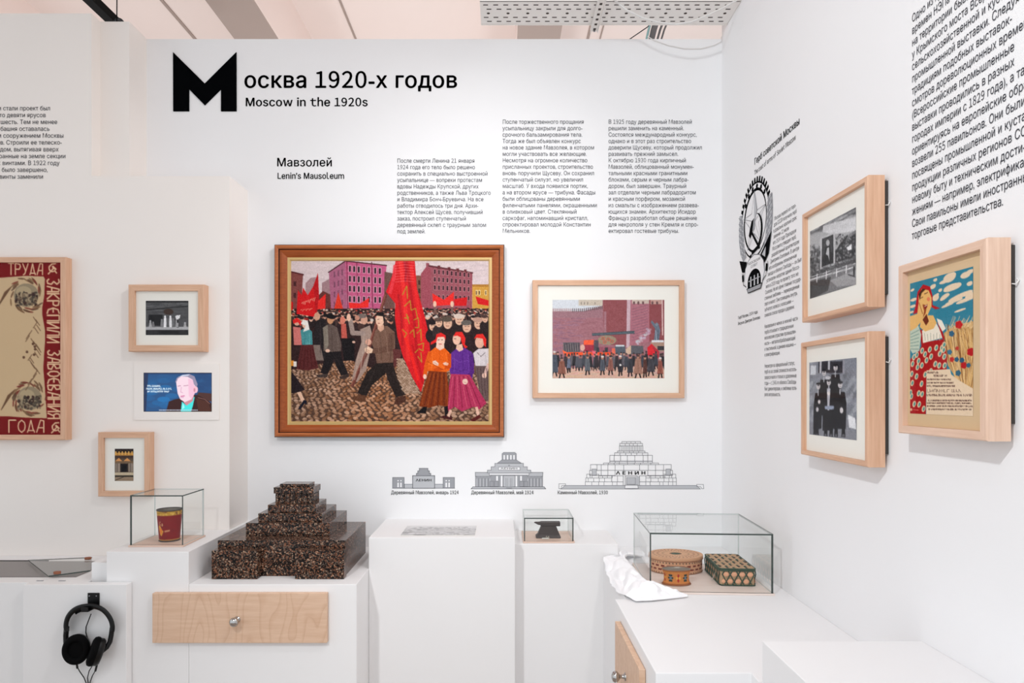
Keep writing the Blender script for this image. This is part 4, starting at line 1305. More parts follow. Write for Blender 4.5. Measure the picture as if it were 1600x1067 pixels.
def kerchief():
    """square commemorative kerchief; drawing coordinates are photograph pixels, its right half is in the picture"""
    x0, x1, y0, y1 = -172.0, 95.0, 409.0, 680.0
    c = Canvas((x0, y0, x1, y1), 300, (122, 12, 16))
    tan, red = (204, 176, 138), (122, 12, 16)
    cx = (x0 + x1) / 2
    edge = [(cx - 5, 436)]
    R = [(0, 434), (40, 431), (68, 432), (70, 436), (69, 462), (66, 480), (66, 492), (70, 515), (70.5, 530), (69, 550), (67.5, 575), (70, 605), (72, 635), (73, 653), (40, 652), (14, 650), (0, 650), (cx, 652)]
    c.poly([(cx, 434)] + R + [(2 * cx - a, b) for a, b in R[::-1]], tan)
    for _ in range(1200):
        c.rect(*(lambda a, b: (a, b, a + 3, b + .5))(rnd.uniform(x0 + 34, 60), rnd.uniform(440, 646)), tuple(v + rnd.uniform(-10, 8) for v in tan), .5)
    def wreath(X0, Y0, fx, fy):
        br = (104, 72, 50)
        for k in range(34):
            a = rnd.uniform(0, 6.28); rr = rnd.uniform(21, 27)
            c.ell(X0 + math.cos(a) * rr, Y0 + math.sin(a) * rr, 6, 1.4, rnd.choice([br, (130, 96, 66), (120, 50, 40), (90, 66, 50)]), a + 1.57 + .35, .8)
        c.ell(X0, Y0, 19.5, 18.5, (150, 134, 108)); c.ell(X0 - 4, Y0 - 5, 12, 9, (184, 164, 130), 0, .8)
        for k in range(120):
            c.ell(X0 + rnd.uniform(-17, 17), Y0 + rnd.uniform(-4, 16), rnd.uniform(1, 3), rnd.uniform(1, 3), rnd.choice([(84, 74, 62), (60, 52, 46), (120, 100, 78), (52, 30, 28), (168, 148, 118)]), 0, .8)
        for k in range(12):
            t = k / 11
            c.line([(X0 - 22 - 18 * t, Y0 - 14 + 26 * t), (X0 - 34 - 10 * t, Y0 - 4 + 22 * t)], 1.6, br, .8)
    for sx in (0, 1):
        for X0, Y0 in ((41, 461), (46, 622)):
            wreath(X0 if not sx else 2 * cx - X0, Y0, 1, 1)
        for k in range(26):
            y = 495 + k * 4.2
            a = 52 + 6 * math.sin(k * .7)
            a = a if not sx else 2 * cx - a
            c.line([(a, y), (a + rnd.choice([-6, 6]), y + 9)], 1.5, (112, 82, 58), .8)
            if 9 < k < 16: c.ell(a - 4 + rnd.uniform(-8, 8), y, 2.2, 2.2, (92, 60, 44), 0, .9)
    for k in range(60): c.ell(cx + rnd.uniform(-36, 36), 545 + rnd.uniform(-34, 34), 3, 2, (110, 80, 58), rnd.uniform(0, 3), .7)
    ink = (226, 188, 150)
    strokes(c, 'ТРУДА', 13, 411.5, 8.6, 18, 2.6, 1.7, ink); strokes(c, 'ГОДА', 14, 656, 11, 19, 3.4, 1.7, ink)
    hammer_sickle(c, 82, 420, 9, 2, ink); hammer_sickle(c, 87, 668, 9, 2, ink)
    strokes(c, 'ЗАКРЕПИЛИ', 73.5, 436, 8.4, 19, 2.9, 2.2, ink, True); strokes(c, 'ЗАВОЕВАНИЯ', 74.5, 547, 8.2, 19, 2.7, 2.2, ink, True)
    strokes(c, 'ЗАКРЕПИЛИ', -170, 436, 8.4, 18, 2.9, 2.2, ink, True); strokes(c, 'ЗАВОЕВАНИЯ', -170, 547, 8.2, 18, 2.7, 2.2, ink, True)
    strokes(c, 'ТРУДА', -90, 411.5, 8.6, 18, 2.6, 1.7, ink); strokes(c, 'ГОДА', -100, 656, 11, 19, 3.4, 1.7, ink)
    hammer_sickle(c, -160, 420, 9, 2, ink); hammer_sickle(c, -160, 668, 9, 2, ink)
    return c


def interview():
    c = Canvas((222, 202, 1412, 872), 150, (44, 84, 132))
    for _ in range(90):
        x, y = rnd.uniform(222, 1412), rnd.uniform(202, 872)
        g = math.exp(-((x - 560) / 300) ** 2 - ((y - 560) / 260) ** 2)
        c.ell(x, y, 110, 46, (40 + 0 * g, 72 + 58 * g, 118 + 80 * g), 0, .5)
    c.poly([(222, 202), (300, 202), (260, 872), (222, 872)], (42, 36, 58), .6); c.rect(222, 202, 1412, 222, (40, 50, 84), .6)
    c.poly([(1412, 560), (1180, 540), (1120, 640), (1412, 700)], (84, 48, 40), .9)
    # man in a brown jacket and an open turquoise shirt
    c.poly([(612, 872), (660, 700), (760, 662), (860, 640), (1090, 580), (1180, 590), (1360, 690), (1412, 740), (1412, 872)], (58, 32, 32))
    c.poly([(1140, 640), (1340, 700), (1412, 872), (1180, 872)], (84, 48, 38), .8); c.line([(1170, 630), (1290, 660), (1380, 740)], 8, (150, 104, 96))
    c.poly([(870, 872), (890, 700), (960, 760), (1115, 610), (1080, 780), (1050, 872)], (70, 226, 222)); c.poly([(890, 840), (905, 720), (940, 800)], (160, 250, 246))
    c.poly([(900, 650), (1100, 600), (1080, 690), (970, 770), (925, 720)], (206, 140, 150))
    c.poly([(785, 330), (830, 270), (960, 235), (1080, 260), (1120, 380), (1115, 560), (1060, 660), (940, 710), (860, 660), (815, 560), (798, 440)], (244, 216, 228))
    c.poly([(1000, 300), (1100, 330), (1115, 560), (1060, 660), (1010, 600)], (240, 176, 206), .6); c.ell(1128, 490, 42, 62, (244, 190, 206)); c.ell(1110, 500, 16, 34, (206, 140, 160))
    c.poly([(770, 370), (800, 290), (900, 235), (1020, 222), (1110, 262), (1165, 400), (1150, 450), (1100, 400), (1080, 320), (990, 270), (880, 262), (820, 300), (800, 350)], (150, 142, 168)); c.poly([(820, 280), (900, 240), (1030, 226), (1000, 250), (880, 262)], (206, 216, 236))
    c.line([(820, 432), (868, 424)], 12, (180, 130, 158)); c.line([(920, 428), (1000, 418)], 12, (190, 140, 164)); c.line([(880, 450), (868, 535), (905, 545)], 10, (214, 160, 190)); c.line([(870, 610), (935, 600)], 16, (206, 96, 150)); c.line([(870, 632), (920, 626)], 8, (190, 120, 170))
    w = (232, 246, 252)
    for (x0, xb, y) in ((290, 505, 430), (272, 700, 478), (292, 672, 526)):
        x = x0
        while x < xb:
            c.line([(x, y - 15), (x - 4, y + 14)], 9, w); c.line([(x, y + rnd.choice([-12, 0, 12])), (x + 16, y + rnd.choice([-12, 0, 12]))], 8, w)
            x += 22 if rnd.random() < .85 else 36
    x = 490
    while x < 1170:
        c.rect(x, 840, x + 12, 856, (196, 206, 222)); x += 17
    return c


# ---- frames on the left wall
def place_left(x0, y0, x1, y1, r=1.085):
    a, b = at(x0, y0, r), at(x1, y1, r)
    return (a.x + b.x) / 2, (a.z + b.z) / 2, b.x - a.x, a.z - b.z


def rel(cx, cz, x0, y0, x1, y1, r):
    a, b = at(x0, y0, r), at(x1, y1, r)
    return (a.x - cx, b.z - cz, b.x - cx, a.z - cz)


r = 1.087
cx, cz, w, h = place_left(-180, 401.6, 103, 687.5, r)
frame('kerchief_frame', 'large beech frame with a red and tan lettered kerchief, cut by the picture edge', 'picture frame', (cx, YL, cz), 0, w, h, 0.036, 0.0195,
      (kerchief(), 'red and tan kerchief'), rel(cx, cz, -172, 409.5, 95, 680, 1.083), board='tan')
cx, cz, w, h = place_left(200.5, 444.5, 319.5, 549.3, r)
frame('photo_frame', 'small beech frame with a wide black and white stage photograph, above the wall screen', 'picture frame', (cx, YL, cz), 0, w, h, 0.036, 0.0235,
      (stage_photo(), None), rel(cx, cz, 228, 470, 294.6, 523.5, 1.083))
cx, cz, w, h = place_left(152, 675.5, 233.5, 776, r)
frame('photo_frame', 'small upright beech frame with a sepia doorway photograph, behind the tin cup case', 'picture frame', (cx, YL, cz), 0, w, h, 0.032, 0.0205,
      (doorway_photo(), None), rel(cx, cz, 178.6, 701.2, 207.8, 751.5, 1.083))

# wall screen
a, b = at(210, 568, 1.072), at(343, 656, 1.072)
scr = empty('wall_screen', ((a.x + b.x) / 2, YL, (a.z + b.z) / 2), 0, 'small wall screen in a flat white surround, showing a man in a brown jacket', 'screen')
hw, hh = (b.x - a.x) / 2, (a.z - b.z) / 2
p, q = at(224, 582.2, 1.074), at(330.8, 643.2, 1.074)
mb = MB()
sx0, sx1, sz0, sz1 = p.x - scr.location.x, q.x - scr.location.x, q.z - scr.location.z, p.z - scr.location.z
for bx in ((-hw, sx0, -hh, hh), (sx1, hw, -hh, hh), (sx0, sx1, -hh, sz0), (sx0, sx1, sz1, hh)):
    mb.box(bx[0], bx[1], -0.004, -0.0004, bx[2], bx[3])
mb.build('surround', M['wall_left'], scr)
mb = MB()
mb.box(sx0, sx1, -0.0026, -0.0006, sz0, sz1)
mb.build('display', M['rubber'], scr)
mg = 0.0016
o = ink_grid('picture', interview(), lambda u, v: (sx0 + mg + (sx1 - sx0 - 2 * mg) * u, -0.0029, sz1 - mg + (sz0 - sz1 + 2 * mg) * v), M['screen'], scr)
o['label'] = 'lit picture of a grey-haired man talking'

# ---- the big painting on the back wall: three-step varnished moulding with a gilt slip
def painting():
    r = 1.016
    cx, cz, w, h = place_left(427, 381, 788, 683.5, r)
    root = empty('framed_painting', (cx, D, cz), 0, 'large oil painting of a crowd with red banners in a brown and gilt frame', 'painting')
    px = K / r
    steps = [  # inset in px, y front, material
        (0.0, 0.030, 2), (1.4, 0.036, 0), (4.5, 0.041, 0), (7.0, 0.036, 2), (8.4, 0.030, 1), (12, 0.032, 1), (16, 0.028, 1), (19.5, 0.022, 3), (23, 0.024, 3), (25.0, 0.017, 3)]
    parts = [('outer_moulding', 0, 4, [M['ridge_wood'], M['gold_wood'], M['dark_wood'], M['gilt']]), ('inner_moulding', 4, 7, None), ('gilt_slip', 7, 9, None)]
    mats = parts[0][3]
    for nm, s0, s1, _ in parts:
        mb = MB()
        def ring(k):
            i, y, _m = steps[k]
            i *= px
            return [(-w / 2 + i, -y, -h / 2 + i), (w / 2 - i, -y, -h / 2 + i), (w / 2 - i, -y, h / 2 - i), (-w / 2 + i, -y, h / 2 - i)]
        rings = [ring(k) for k in range(s0, s1 + 1)]
        if s0 == 0: rings.insert(0, [(p[0], -0.0006, p[2]) for p in rings[0]])
        for k, (A, B) in enumerate(zip(rings[:-1], rings[1:])):
            mi = 2 if (s0 == 0 and k == 0) else steps[s0 + k - (1 if s0 == 0 else 0)][2]
            for s in range(4):
                t = (s + 1) % 4
                mb.add([A[s], A[t], B[t], B[s]], [(0, 1, 2, 3)], mi)
        mb.build(nm, mats, root)
    i = 24.6 * px
    ink_grid('canvas', demonstration(), lambda u, v: (-w / 2 + i + (w - 2 * i) * u, -0.0176, h / 2 - i - (h - 2 * i) * v), M['oil'], root)
    mb = MB()
    mb.box(-w / 2 + i, w / 2 - i, -0.0166, -0.0008, -h / 2 + i, h / 2 - i)
    mb.build('stretcher', M['back'], root)


painting()
r = 1.0125
cx, cz, w, h = place_left(832.2, 437.3, 1069.8, 622, r)
frame('watercolour_frame', 'wide beech frame on the back wall with a procession before a red brick wall', 'picture frame', (cx, D, cz), 0, w, h, 0.033, 0.0205,
      (procession(), None), rel(cx, cz, 863.3, 468.4, 1038, 591, 1.009))

# ---- frames on the right wall
def right_frame(kind, label, rf, rn, z0, z1, depth, border, art_fn, ar, wood_pair, board, hang=True):
    yf, yn = D / rf, D / rn
    zc = (z0 + z1) / 2
    yc = (yf + yn) / 2
    af, an, a0, a1 = ar
    rect = (yc - D / af, X(1) * (a0 - zc), yc - D / an, X(1) * (a1 - zc))
    asp = (rect[3] - rect[1]) / (rect[2] - rect[0])
    return frame(kind, label, 'picture frame', (XR, yc, EYE + zc * K), RIGHT, yf - yn, (z1 - z0) * K, depth, border,
                 (art_fn(asp), None), rect, wood_pair, board, gap=0.010, hook=True, recess=0.011)


right_frame('photo_frame', 'beech frame on the right wall with a parade and fence photograph, topmost of two', 1.446, 1.763, 78, 195, 0.040, 0.0125, parade_photo,
            (1.467, 1.686, 102.3, 174), ('beech_h', 'beech_v'), 'mat')
right_frame('photo_frame', 'beech frame on the right wall with five men in dark coats, lower of two', 1.44, 1.765, -64.2, 56.5, 0.040, 0.0125, group_photo,
            (1.464, 1.689, -42, 34.5), ('beech_h', 'beech_v'), 'mat')
right_frame('poster_frame', 'pale wooden frame on the right wall with a harvest poster of a laughing woman', 1.914, 2.345, -31, 105, 0.042, 0.0165, harvest_poster,
            (1.949, 2.25, -14.8, 89.2), ('maple_h', 'maple_v'), 'tan')

# ------------------------------------------------------------------ lettering on the walls
def wall_lines(name, label, cat, lines, mat, loc, rz, size, lead, fit=None, off=0.0, res=2, indent=None, stretch=1.0):
    o = text_object(name, lines, size, lead, M[mat], loc, rz, off, res, stretch, fit, indent)
    return tag(o, label, cat)


def back_block(label, x, y, x_end, fit_i, lines, lead_px, cap_px, mat, off=0.0, res=2, name='text_block', cat='wall text', lift=0):
    size = cap_px * K / 0.728
    loc = at(x, y, 1.0)
    return wall_lines(name, label, cat, lines, mat, loc, BACK, size, lead_px * K, (fit_i, (x_end - x) * K), off, res)


mb = MB()
ms = [(271, 82), (320.5, 131), (369.8, 82), (370, 174.3), (345.8, 174.3), (345.8, 140), (320.5, 165), (296, 140), (296, 174.3), (271.3, 174.3)]
vs = [at(x, y, 1.0) for x, y in ms]
c0 = at(271, 174.3, 1.0)
n = len(vs)
vf = [(v.x - c0.x, -0.004, v.z - c0.z) for v in vs]
vb = [(v.x - c0.x, -0.0004, v.z - c0.z) for v in vs]
tri = [(0, 9, 8), (0, 8, 7), (0, 7, 1), (1, 7, 6), (1, 6, 5), (1, 5, 2), (2, 5, 4), (2, 4, 3)]
mb.add(vf + vb, [t for t in tri] + [(n + (i + 1) % n, n + i, i, (i + 1) % n) for i in range(n)])
tag(mb.build('initial_letter', M['black'], loc=c0), 'huge solid black angular letter M that opens the heading', 'letter')
back_block('large black Russian heading that continues the huge letter M', 381, 137.2, 716, 0, ['осква 1920-х годов'], 10, 25.5, 'ink', 0.019, 4, 'heading_lettering', 'wall heading')
back_block('English line under the large heading reading Moscow in the 1920s', 383, 166, 575.5, 0, ['Moscow in the 1920s'], 10, 13.0, 'ink', 0.022, 3, 'heading_lettering', 'wall heading')
back_block('Russian heading for the Mausoleum, above the left corner of the large painting', 432, 260, 520, 0, ['Мавзолей'], 10, 13.2, 'ink', 0.014, 3, 'heading_lettering', 'wall heading')
back_block("small English heading reading Lenin's Mausoleum", 433.5, 279.5, 538.5, 0, ["Lenin's Mausoleum"], 10, 9.4, 'ink', 0.024, 3, 'heading_lettering', 'wall heading')
c1 = ['После смерти Ленина 21 января', '1924 года его тело было решено', 'сохранить в специально выстроенной', 'усыпальнице — вопреки протестам', 'вдовы Надежды Крупской, других', 'родственников, а также Льва Троцкого',
      'и Владимира Бонч-Бруевича. На все', 'работы отводилось три дня. Архи-', 'тектор Алексей Щусев, получивший', 'заказ, построил ступенчатый', 'деревянный склеп с траурным залом', 'под землей.']
back_block('short text column above the painting, starting lower than its neighbours', 620.5, 254.4, 767, 5, c1, 10.02, 6.6, 'greyink')
c2 = ['После торжественного прощания', 'усыпальницу закрыли для долго-', 'срочного бальзамирования тела.', 'Тогда же был объявлен конкурс', 'на новое здание Мавзолея, в котором', 'могли участвовать все желающие.', 'Несмотря на огромное количество', 'присланных проектов, строительство',
      'вновь поручили Щусеву. Он сохранил', 'ступенчатый силуэт, но увеличил', 'масштаб. У входа появился портик,', 'а на втором ярусе — трибуна. Фасады', 'были облицованы деревянными', 'филенчатыми панелями, окрашенными', 'в оливковый цвет. Стеклянный', 'саркофаг, напоминавший кристалл,', 'спроектировал молодой Константин', 'Мельников.']
back_block('tall middle text column on the back wall, between two other columns', 785, 193.6, 933, 13, c2, 10.02, 6.6, 'greyink')
c3 = ['В 1925 году деревянный Мавзолей', 'решили заменить на каменный.', 'Состоялся международный конкурс,', 'однако и в этот раз строительство', 'доверили Щусеву, который продолжил', 'развивать прежний замысел.', 'К октябрю 1930 года кирпичный', 'Мавзолей, облицованный монумен-', 'тальными красными гранитными',
      'блоками, серым и черным лабра-', 'дором, был завершен. Траурный', 'зал отделали черным лабрадоритом', 'и красным порфиром, мозаикой', 'из смальты с изображением развева-', 'ющихся знамен. Архитектор Исидор', 'Француз разработал общее решение', 'для некрополя у стен Кремля и спро-', 'ектировал гостевые трибуны.']
back_block('tall text column on the back wall next to the corner, above the wide frame', 950.5, 193.6, 1097, 4, c3, 10.02, 6.6, 'greyink')
back_block('caption under the smallest mausoleum drawing, dated January 1924', 611, 772, 717, 0, ['Деревянный Мавзолей, январь 1924'], 10, 5.6, 'ink', 0.012, 2, 'caption_line', 'caption')
back_block('caption under the middle mausoleum drawing, dated May 1924', 736, 772, 834, 0, ['Деревянный Мавзолей, май 1924'], 10, 5.6, 'ink', 0.012, 2, 'caption_line', 'caption')
back_block('caption under the largest mausoleum drawing, dated 1930', 871, 772, 950, 0, ['Каменный Мавзолей, 1930'], 10, 5.6, 'ink', 0.012, 2, 'caption_line', 'caption')

# left wall text: the column is cut by the picture edge
cl = ['Из-за острой нехватки стали проект был', 'был сокращен: вместо девяти ярусов', 'поначалу построено шесть. Тем не менее', 'эта стальная новая башня оставалась', 'еще долго высочайшим сооружением Москвы', 'тех двадцатых годов. Строили ее телеско-', 'пическим новым методом, вытягивая вверх', 'одну за другой собранные на земле секции', 'и скрепляя затем их винтами. В 1922 году', 'само строительство было завершено,', 'а через тридцать лет винты заменили']
ends = [79, 72, 90, 78, 100, 97, 92, 103, 93.5, 75, 68]
size = 7.0 * K / 1.072 / 0.728
base = at(0, 172.6, 1.072)
k_ = 0.90
ind = [(at(e, 0, 1.072).x - base.x) - text_run(s)[2] * size * k_ for s, e in zip(cl, ends)]
o = text_object('text_block', cl, size, 10.68 * K / 1.072, M['midink'], (base.x, YL, base.z), BACK, 0, 2, k_, None, ind)
tag(o, 'black text column high on the left wall, cut by the picture edge', 'wall text')

# right wall
def right_block(label, px, py, lines, mat, cap, lead, fit=None, name='text_block', cat='wall text', off=0.0, res=2, indent=None, stretch=1.0):
    p = on_right(px, py)
    return wall_lines(name, label, cat, lines, mat, (XR, p.y, p.z), RIGHT, cap * K / 0.728, lead * K, fit, off, res, indent, stretch)


def rlen(pxa, pxb):
    return on_right(pxa, 0).y - on_right(pxb, 0).y


right_block('Russian heading on the right wall above the oval coat of arms', 1179, 258, ['Герб советской Москвы'], 'ink', 8.6, 10, (0, rlen(1179, 1250)), 'heading_lettering', 'wall heading', 0.016, 3)
right_block('English heading on the right wall reading The coat of arms of Soviet Moscow', 1179, 274, ['The coat of arms of Soviet Moscow'], 'ink', 6.2, 10, (0, rlen(1179, 1244)), 'heading_lettering', 'wall heading', 0.004, 2)
big = ['Одно из крупнейших событий', 'времен НЭПа — открытие 1923 года', 'на территории бывшей свалки', 'у Крымского моста Всероссийской', 'сельскохозяйственной и кустарно-', 'промышленной выставки. Следуя', 'традициям подобных выставок-', 'смотров дореволюционных времен', '(Всероссийские промышленные', 'выставки проводились в разных',
       'городах империи с 1829 года), а также', 'ориентируясь на европейские образцы,', 'возвели 255 павильонов. Они были', 'посвящены промышленной и кустарной', 'продукции различных регионов СССР,', 'новому быту и техническим дости-', 'жениям — например, электрификации.', 'Свои павильоны имели иностранные', 'торговые представительства.']
p0 = on_right(1425.5, 374.5)
o = text_object('text_block', big, 6.7 * K / 0.728, 10.08 * K, M['midink'], (XR, p0.y, p0.z + 18 * 10.08 * K), RIGHT, 0, 2, 1.0, (18, rlen(1424.5, 1567)))
tag(o, 'large slanting text column on the right wall, above the harvest poster', 'wall text')
sm = ['Москва первой из горо-', 'дов СССР получила герб', 'в довольно краткий срок:', 'заменен 22 июля', 'его 1924 года Президиум', 'Моссовета утвердил герб,', 'разработанный архитектором', 'Дмитрием Осиповым. В центре', 'его изображены пятиконечная', 'звезда и обелиск Свободы — он был', 'установлен напротив здания Моссо-', 'вета в 1918 году по проекту того же', 'Осипова. На его фоне главные государ-',
      'ственные эмблемы — перекрещенные', 'серп и молот. Они помещены внутрь', 'зубчатого колеса с колосьями —', 'символа союза города и деревни.', '', 'Наковальня и челнок в нижней части', 'герба отсылают к традиционным', 'московским отраслям промышлен-', 'ности — металлообрабатывающей', 'и текстильной, а динамо-машина —', 'к электрификации.', '',
      'Несмотря на официальный статус,', 'герб из-за своей сложности исполь-', 'зовался мало и только в довоенные', 'годы — с 1941-го обелиск Свободы', 'был демонтирован, и эмблема поте-', 'ряла актуальность.']
first, last = on_right(1196, 352), on_right(1195, 617)
lead = (first.z - last.z) / 30
ind_px = [1210, 1209.5, 1209, 1209, 1208, 1207, 1206, 1204, 1202, 1200, 1198, 1197, 1196] + [1195] * 18
b0 = on_right(1195, 0).y
ind = [b0 - on_right(p, 0).y for p in ind_px]
size = 4.9 * K / 0.728
st = rlen(1195, 1247) / (text_run(sm[18])[2] * size)
o = text_object('text_block', sm, size, lead, M['smallink'], (XR, b0, first.z - 0.004), RIGHT, 0, 2, st, None, ind)
tag(o, 'narrow small text column between the oval coat of arms and two photo frames', 'wall text')
right_block('two short caption lines below the oval coat of arms', 1153.5, 499, ['Герб Москвы, 1924 года.', 'Рисунок Дмитрия Осипова'], 'ink', 4.4, 8.4, (1, rlen(1153.5, 1188)), 'caption_line', 'caption', 0.004)


# ------------------------------------------------------------------ line drawings printed on the walls
class Drawing:
    """flat print on a wall; points in local metres x right, z up"""
    def __init__(self):
        self.mb = MB()
        self.k = 0

    def poly(self, pts, mi):
        self.k += 1
        y = -0.0004 - self.k * 0.00002
        # let Blender tessellate concave outlines
        self.mb.add([(p[0], y, p[1]) for p in pts], [tuple(range(len(pts)))], mi)

    def line(self, pts, w, mi):
        self.k += 1
        y = -0.0004 - self.k * 0.00002
        for (xa, za), (xb, zb) in zip(pts[:-1], pts[1:]):
            dx, dz = xb - xa, zb - za
            L = math.hypot(dx, dz) or 1e-9
            nx, nz = -dz / L * w / 2, dx / L * w / 2
            ex, ez = dx / L * w / 2, dz / L * w / 2
            self.mb.add([(xa + nx - ex, y, za + nz - ez), (xb + nx + ex, y, zb + nz + ez), (xb - nx + ex, y, zb - nz + ez), (xa - nx - ex, y, za - nz - ez)], [(0, 1, 2, 3)], mi)

    def rect(self, x0, z0, x1, z1, mi, outline=None, w=0.0015):
        self.poly([(x0, z0), (x1, z0), (x1, z1), (x0, z1)], mi)
        if outline is not None: self.line([(x0, z0), (x1, z0), (x1, z1), (x0, z1), (x0, z0)], w, outline)

    def text(self, s, x, z, cap, mi, width=None, off=0.0):
        self.k += 1
        y = -0.0004 - self.k * 0.00002
        v, f, w = text_run(s, off)
        k = cap / 0.728
        st = width / (w * k) if width else 1
        self.mb.add([(x + p[0] * k * st, y, z + p[1] * k) for p in v], f, mi)

    def build(self, name, loc, rz, label, cat):
        o = self.mb.build(name, [M['lineink'], M['fillgrey'], M['fillgrey_dark'], M['white'], M['black']], loc=loc, rz=rz)
        return tag(o, label, cat)


LW = 0.0024
# January 1924 (drawing pixels of a 12.55x enlargement)
d = Drawing()
o0 = (605, 695); sc = 12.55
def q(x, y, o0=o0, sc=sc): return ((x / sc) * K, -(y / sc) * K)
def pl(d, pts, mi, out=None, w=LW):
    P = [q(*p) for p in pts]
    if mi is not None: d.poly(P, mi)
    if out is not None: d.line(P + P[:1], w, out)
pl(d, [(95, 855), (1335, 855), (1325, 845), (105, 845)], 0)
for x0, x1 in ((340, 500), (930, 1095)): pl(d, [(x0, 770), (x1, 770), (x1, 848), (x0, 848)], 1, 0, .0018)
for x0, x1 in ((108, 332), (1098, 1318)):
    pl(d, [(x0, 640), (x1, 640), (x1, 848), (x0, 848)], 2, 0)
    m_ = (x0 + x1) / 2 + (22 if x0 < 500 else -22)
    for s in (-1, 1):
        pl(d, [(m_ + s * 28 - 15, 740), (m_ + s * 28 + 15, 740), (m_ + s * 28 + 15, 830), (m_ + s * 28 - 15, 830)], 3)
        pl(d, [(m_ + s * 28 - 12, 690), (m_ + s * 28 + 12, 690), (m_ + s * 28 + 12, 715), (m_ + s * 28 - 12, 715)], 3)
pl(d, [(572, 605), (572, 560), (600, 560), (600, 510), (630, 510), (630, 460), (798, 460), (798, 510), (828, 510), (828, 560), (855, 560), (855, 605)], 2, 0)
pl(d, [(500, 605), (930, 605), (930, 850), (500, 850)], 1, 0, .0032)
d.text('ΛЕНИН', q(560, 715)[0], q(560, 715)[1], 48 / sc * K, 4, 315 / sc * K, 0.03)
d.build('mausoleum_drawing', at(605, 695, 1.0), BACK, 'smallest grey drawing of a mausoleum, with two pavilions at its sides', 'wall drawing')

d = Drawing()
sc = 12.308
def q(x, y, o0=None, sc=sc): return ((x / sc) * K, -(y / sc) * K)
pl(d, [(75, 845), (1510, 845), (1480, 808), (110, 808)], 1, 0)
for x0, x1 in ((160, 470), (1140, 1450)):
    pl(d, [(x0, 600), (x1, 600), (x1, 805), (x0, 805)], 2, 0, .0016)
    pl(d, [(x0 - 4, 530), (x1 + 4, 530), (x1, 605), (x0, 605)], 1, 0)
    n_ = 5
    for k in range(n_ + 1):
        x = x0 + (x1 - x0) * k / n_
        d.line([q(x, 640), q(x, 805)], .0016, 0)
        pl(d, [(x - 30, 605), (x + 30, 605), (x, 640)], 2) if 0 < k < n_ else None
        if k < n_: pl(d, [(x + 18, 650), (x + 36, 650), (x + 36, 800), (x + 18, 800)], 1)
pl(d, [(460, 590), (1150, 590), (1150, 805), (460, 805)], 2)
pl(d, [(580, 350), (1040, 350), (940, 285), (670, 285)], 2, 0, .0016)
pl(d, [(670, 285), (670, 170), (700, 145), (915, 145), (945, 170), (945, 285)], 2, 0, .0016)
for x in (712, 776, 840, 900): pl(d, [(x - 15, 195), (x + 15, 195), (x + 15, 282), (x - 15, 282)], 3)
pl(d, [(390, 540), (390, 485), (462, 485), (462, 420), (532, 420), (532, 355), (1080, 355), (1080, 420), (1155, 420), (1155, 485), (1222, 485), (1222, 540)], 1, 0, .0018)
pl(d, [(425, 540), (1190, 540), (1190, 582), (425, 582)], 1, 0, .0016)
pl(d, [(430, 552), (1180, 552), (1180, 574), (430, 574)], 3)
pl(d, [(605, 425), (1015, 425), (1015, 485), (605, 485)], 3, 0, .0016)
d.line([(q(805, 395)[0] + .0022 * math.cos(t), q(805, 395)[1] + .0022 * math.sin(t)) for t in [i * .52 for i in range(13)]], .0012, 0)
d.text('ΛЕНИН', q(640, 470)[0], q(640, 470)[1], 34 / sc * K, 0, 330 / sc * K, 0.02)
for x in (575, 662, 945, 1035): pl(d, [(x - 17, 596), (x + 17, 596), (x + 17, 690 if x in (575, 1035) else 800), (x - 17, 690 if x in (575, 1035) else 800)], 3)
pl(d, [(695, 590), (920, 590), (920, 805), (695, 805)], 1, 0, .0016)
for x in (745, 775, 830, 860): d.line([q(x, 640), q(x, 800)], .0012, 0)
for x in (470, 1130, 560, 1045): pl(d, [(x - 36, 700), (x + 36, 700), (x + 36, 800), (x - 36, 800)], 2, 0, .0014)
pl(d, [(730, 805), (880, 805), (850, 835), (760, 835)], 2)
d.build('mausoleum_drawing', at(730, 695, 1.0), BACK, 'middle grey drawing of a mausoleum, with a columned lantern on top', 'wall drawing')

d = Drawing()
sc = 6.667
def q(x, y, o0=None, sc=sc): return ((x / sc) * K, -(y / sc) * K)
pl(d, [(120, 522), (1490, 522), (1530, 560), (75, 560)], 1, 0, .0016)
d.line([q(55, 556), q(55, 505), q(125, 505), q(125, 520), q(85, 525), q(75, 558), q(55, 556)], .0016, 0)
d.line([q(1565, 556), q(1560, 512), q(1490, 512), q(1492, 535), q(1530, 535), q(1545, 558), q(1565, 556)], .0016, 0)
W_ = .0016
def blocks(x0, x1, y0, y1, xs):
    pl(d, [(x0, y0), (x1, y0), (x1, y1), (x0, y1)], None, 0, W_)
    for x in xs: d.line([q(x, y0), q(x, y1)], W_, 0)
blocks(330, 725, 485, 522, (398, 470, 525, 612, 660)); blocks(895, 1278, 485, 522, (960, 1005, 1105, 1140, 1195, 1240))
blocks(335, 605, 445, 485, (360, 418, 475, 530)); blocks(1012, 1278, 445, 485, (1090, 1150, 1200, 1240))
blocks(345, 470, 405, 445, (380, 400)); blocks(1140, 1272, 405, 445, (1160, 1205, 1230))
blocks(470, 610, 422, 445, (510, 560)); blocks(960, 1150, 422, 445, (1000, 1060, 1110))
blocks(605, 725, 422, 485, (665,)); blocks(895, 1012, 422, 485, (960,))
blocks(375, 640, 365, 418, (445, 495, 565)); blocks(980, 1238, 365, 418, (1060, 1140, 1175, 1215))
blocks(385, 1225, 305, 365, (452, 495, 565, 640, 730, 895, 985, 1060, 1145))
for x0, x1 in ((400, 445), (1170, 1215)): pl(d, [(x0, 352), (x1, 352), (x1, 415), (x0, 415)], 1, 0, W_)
blocks(520, 1092, 288, 305, (570, 630, 685, 770, 840, 905, 1010))
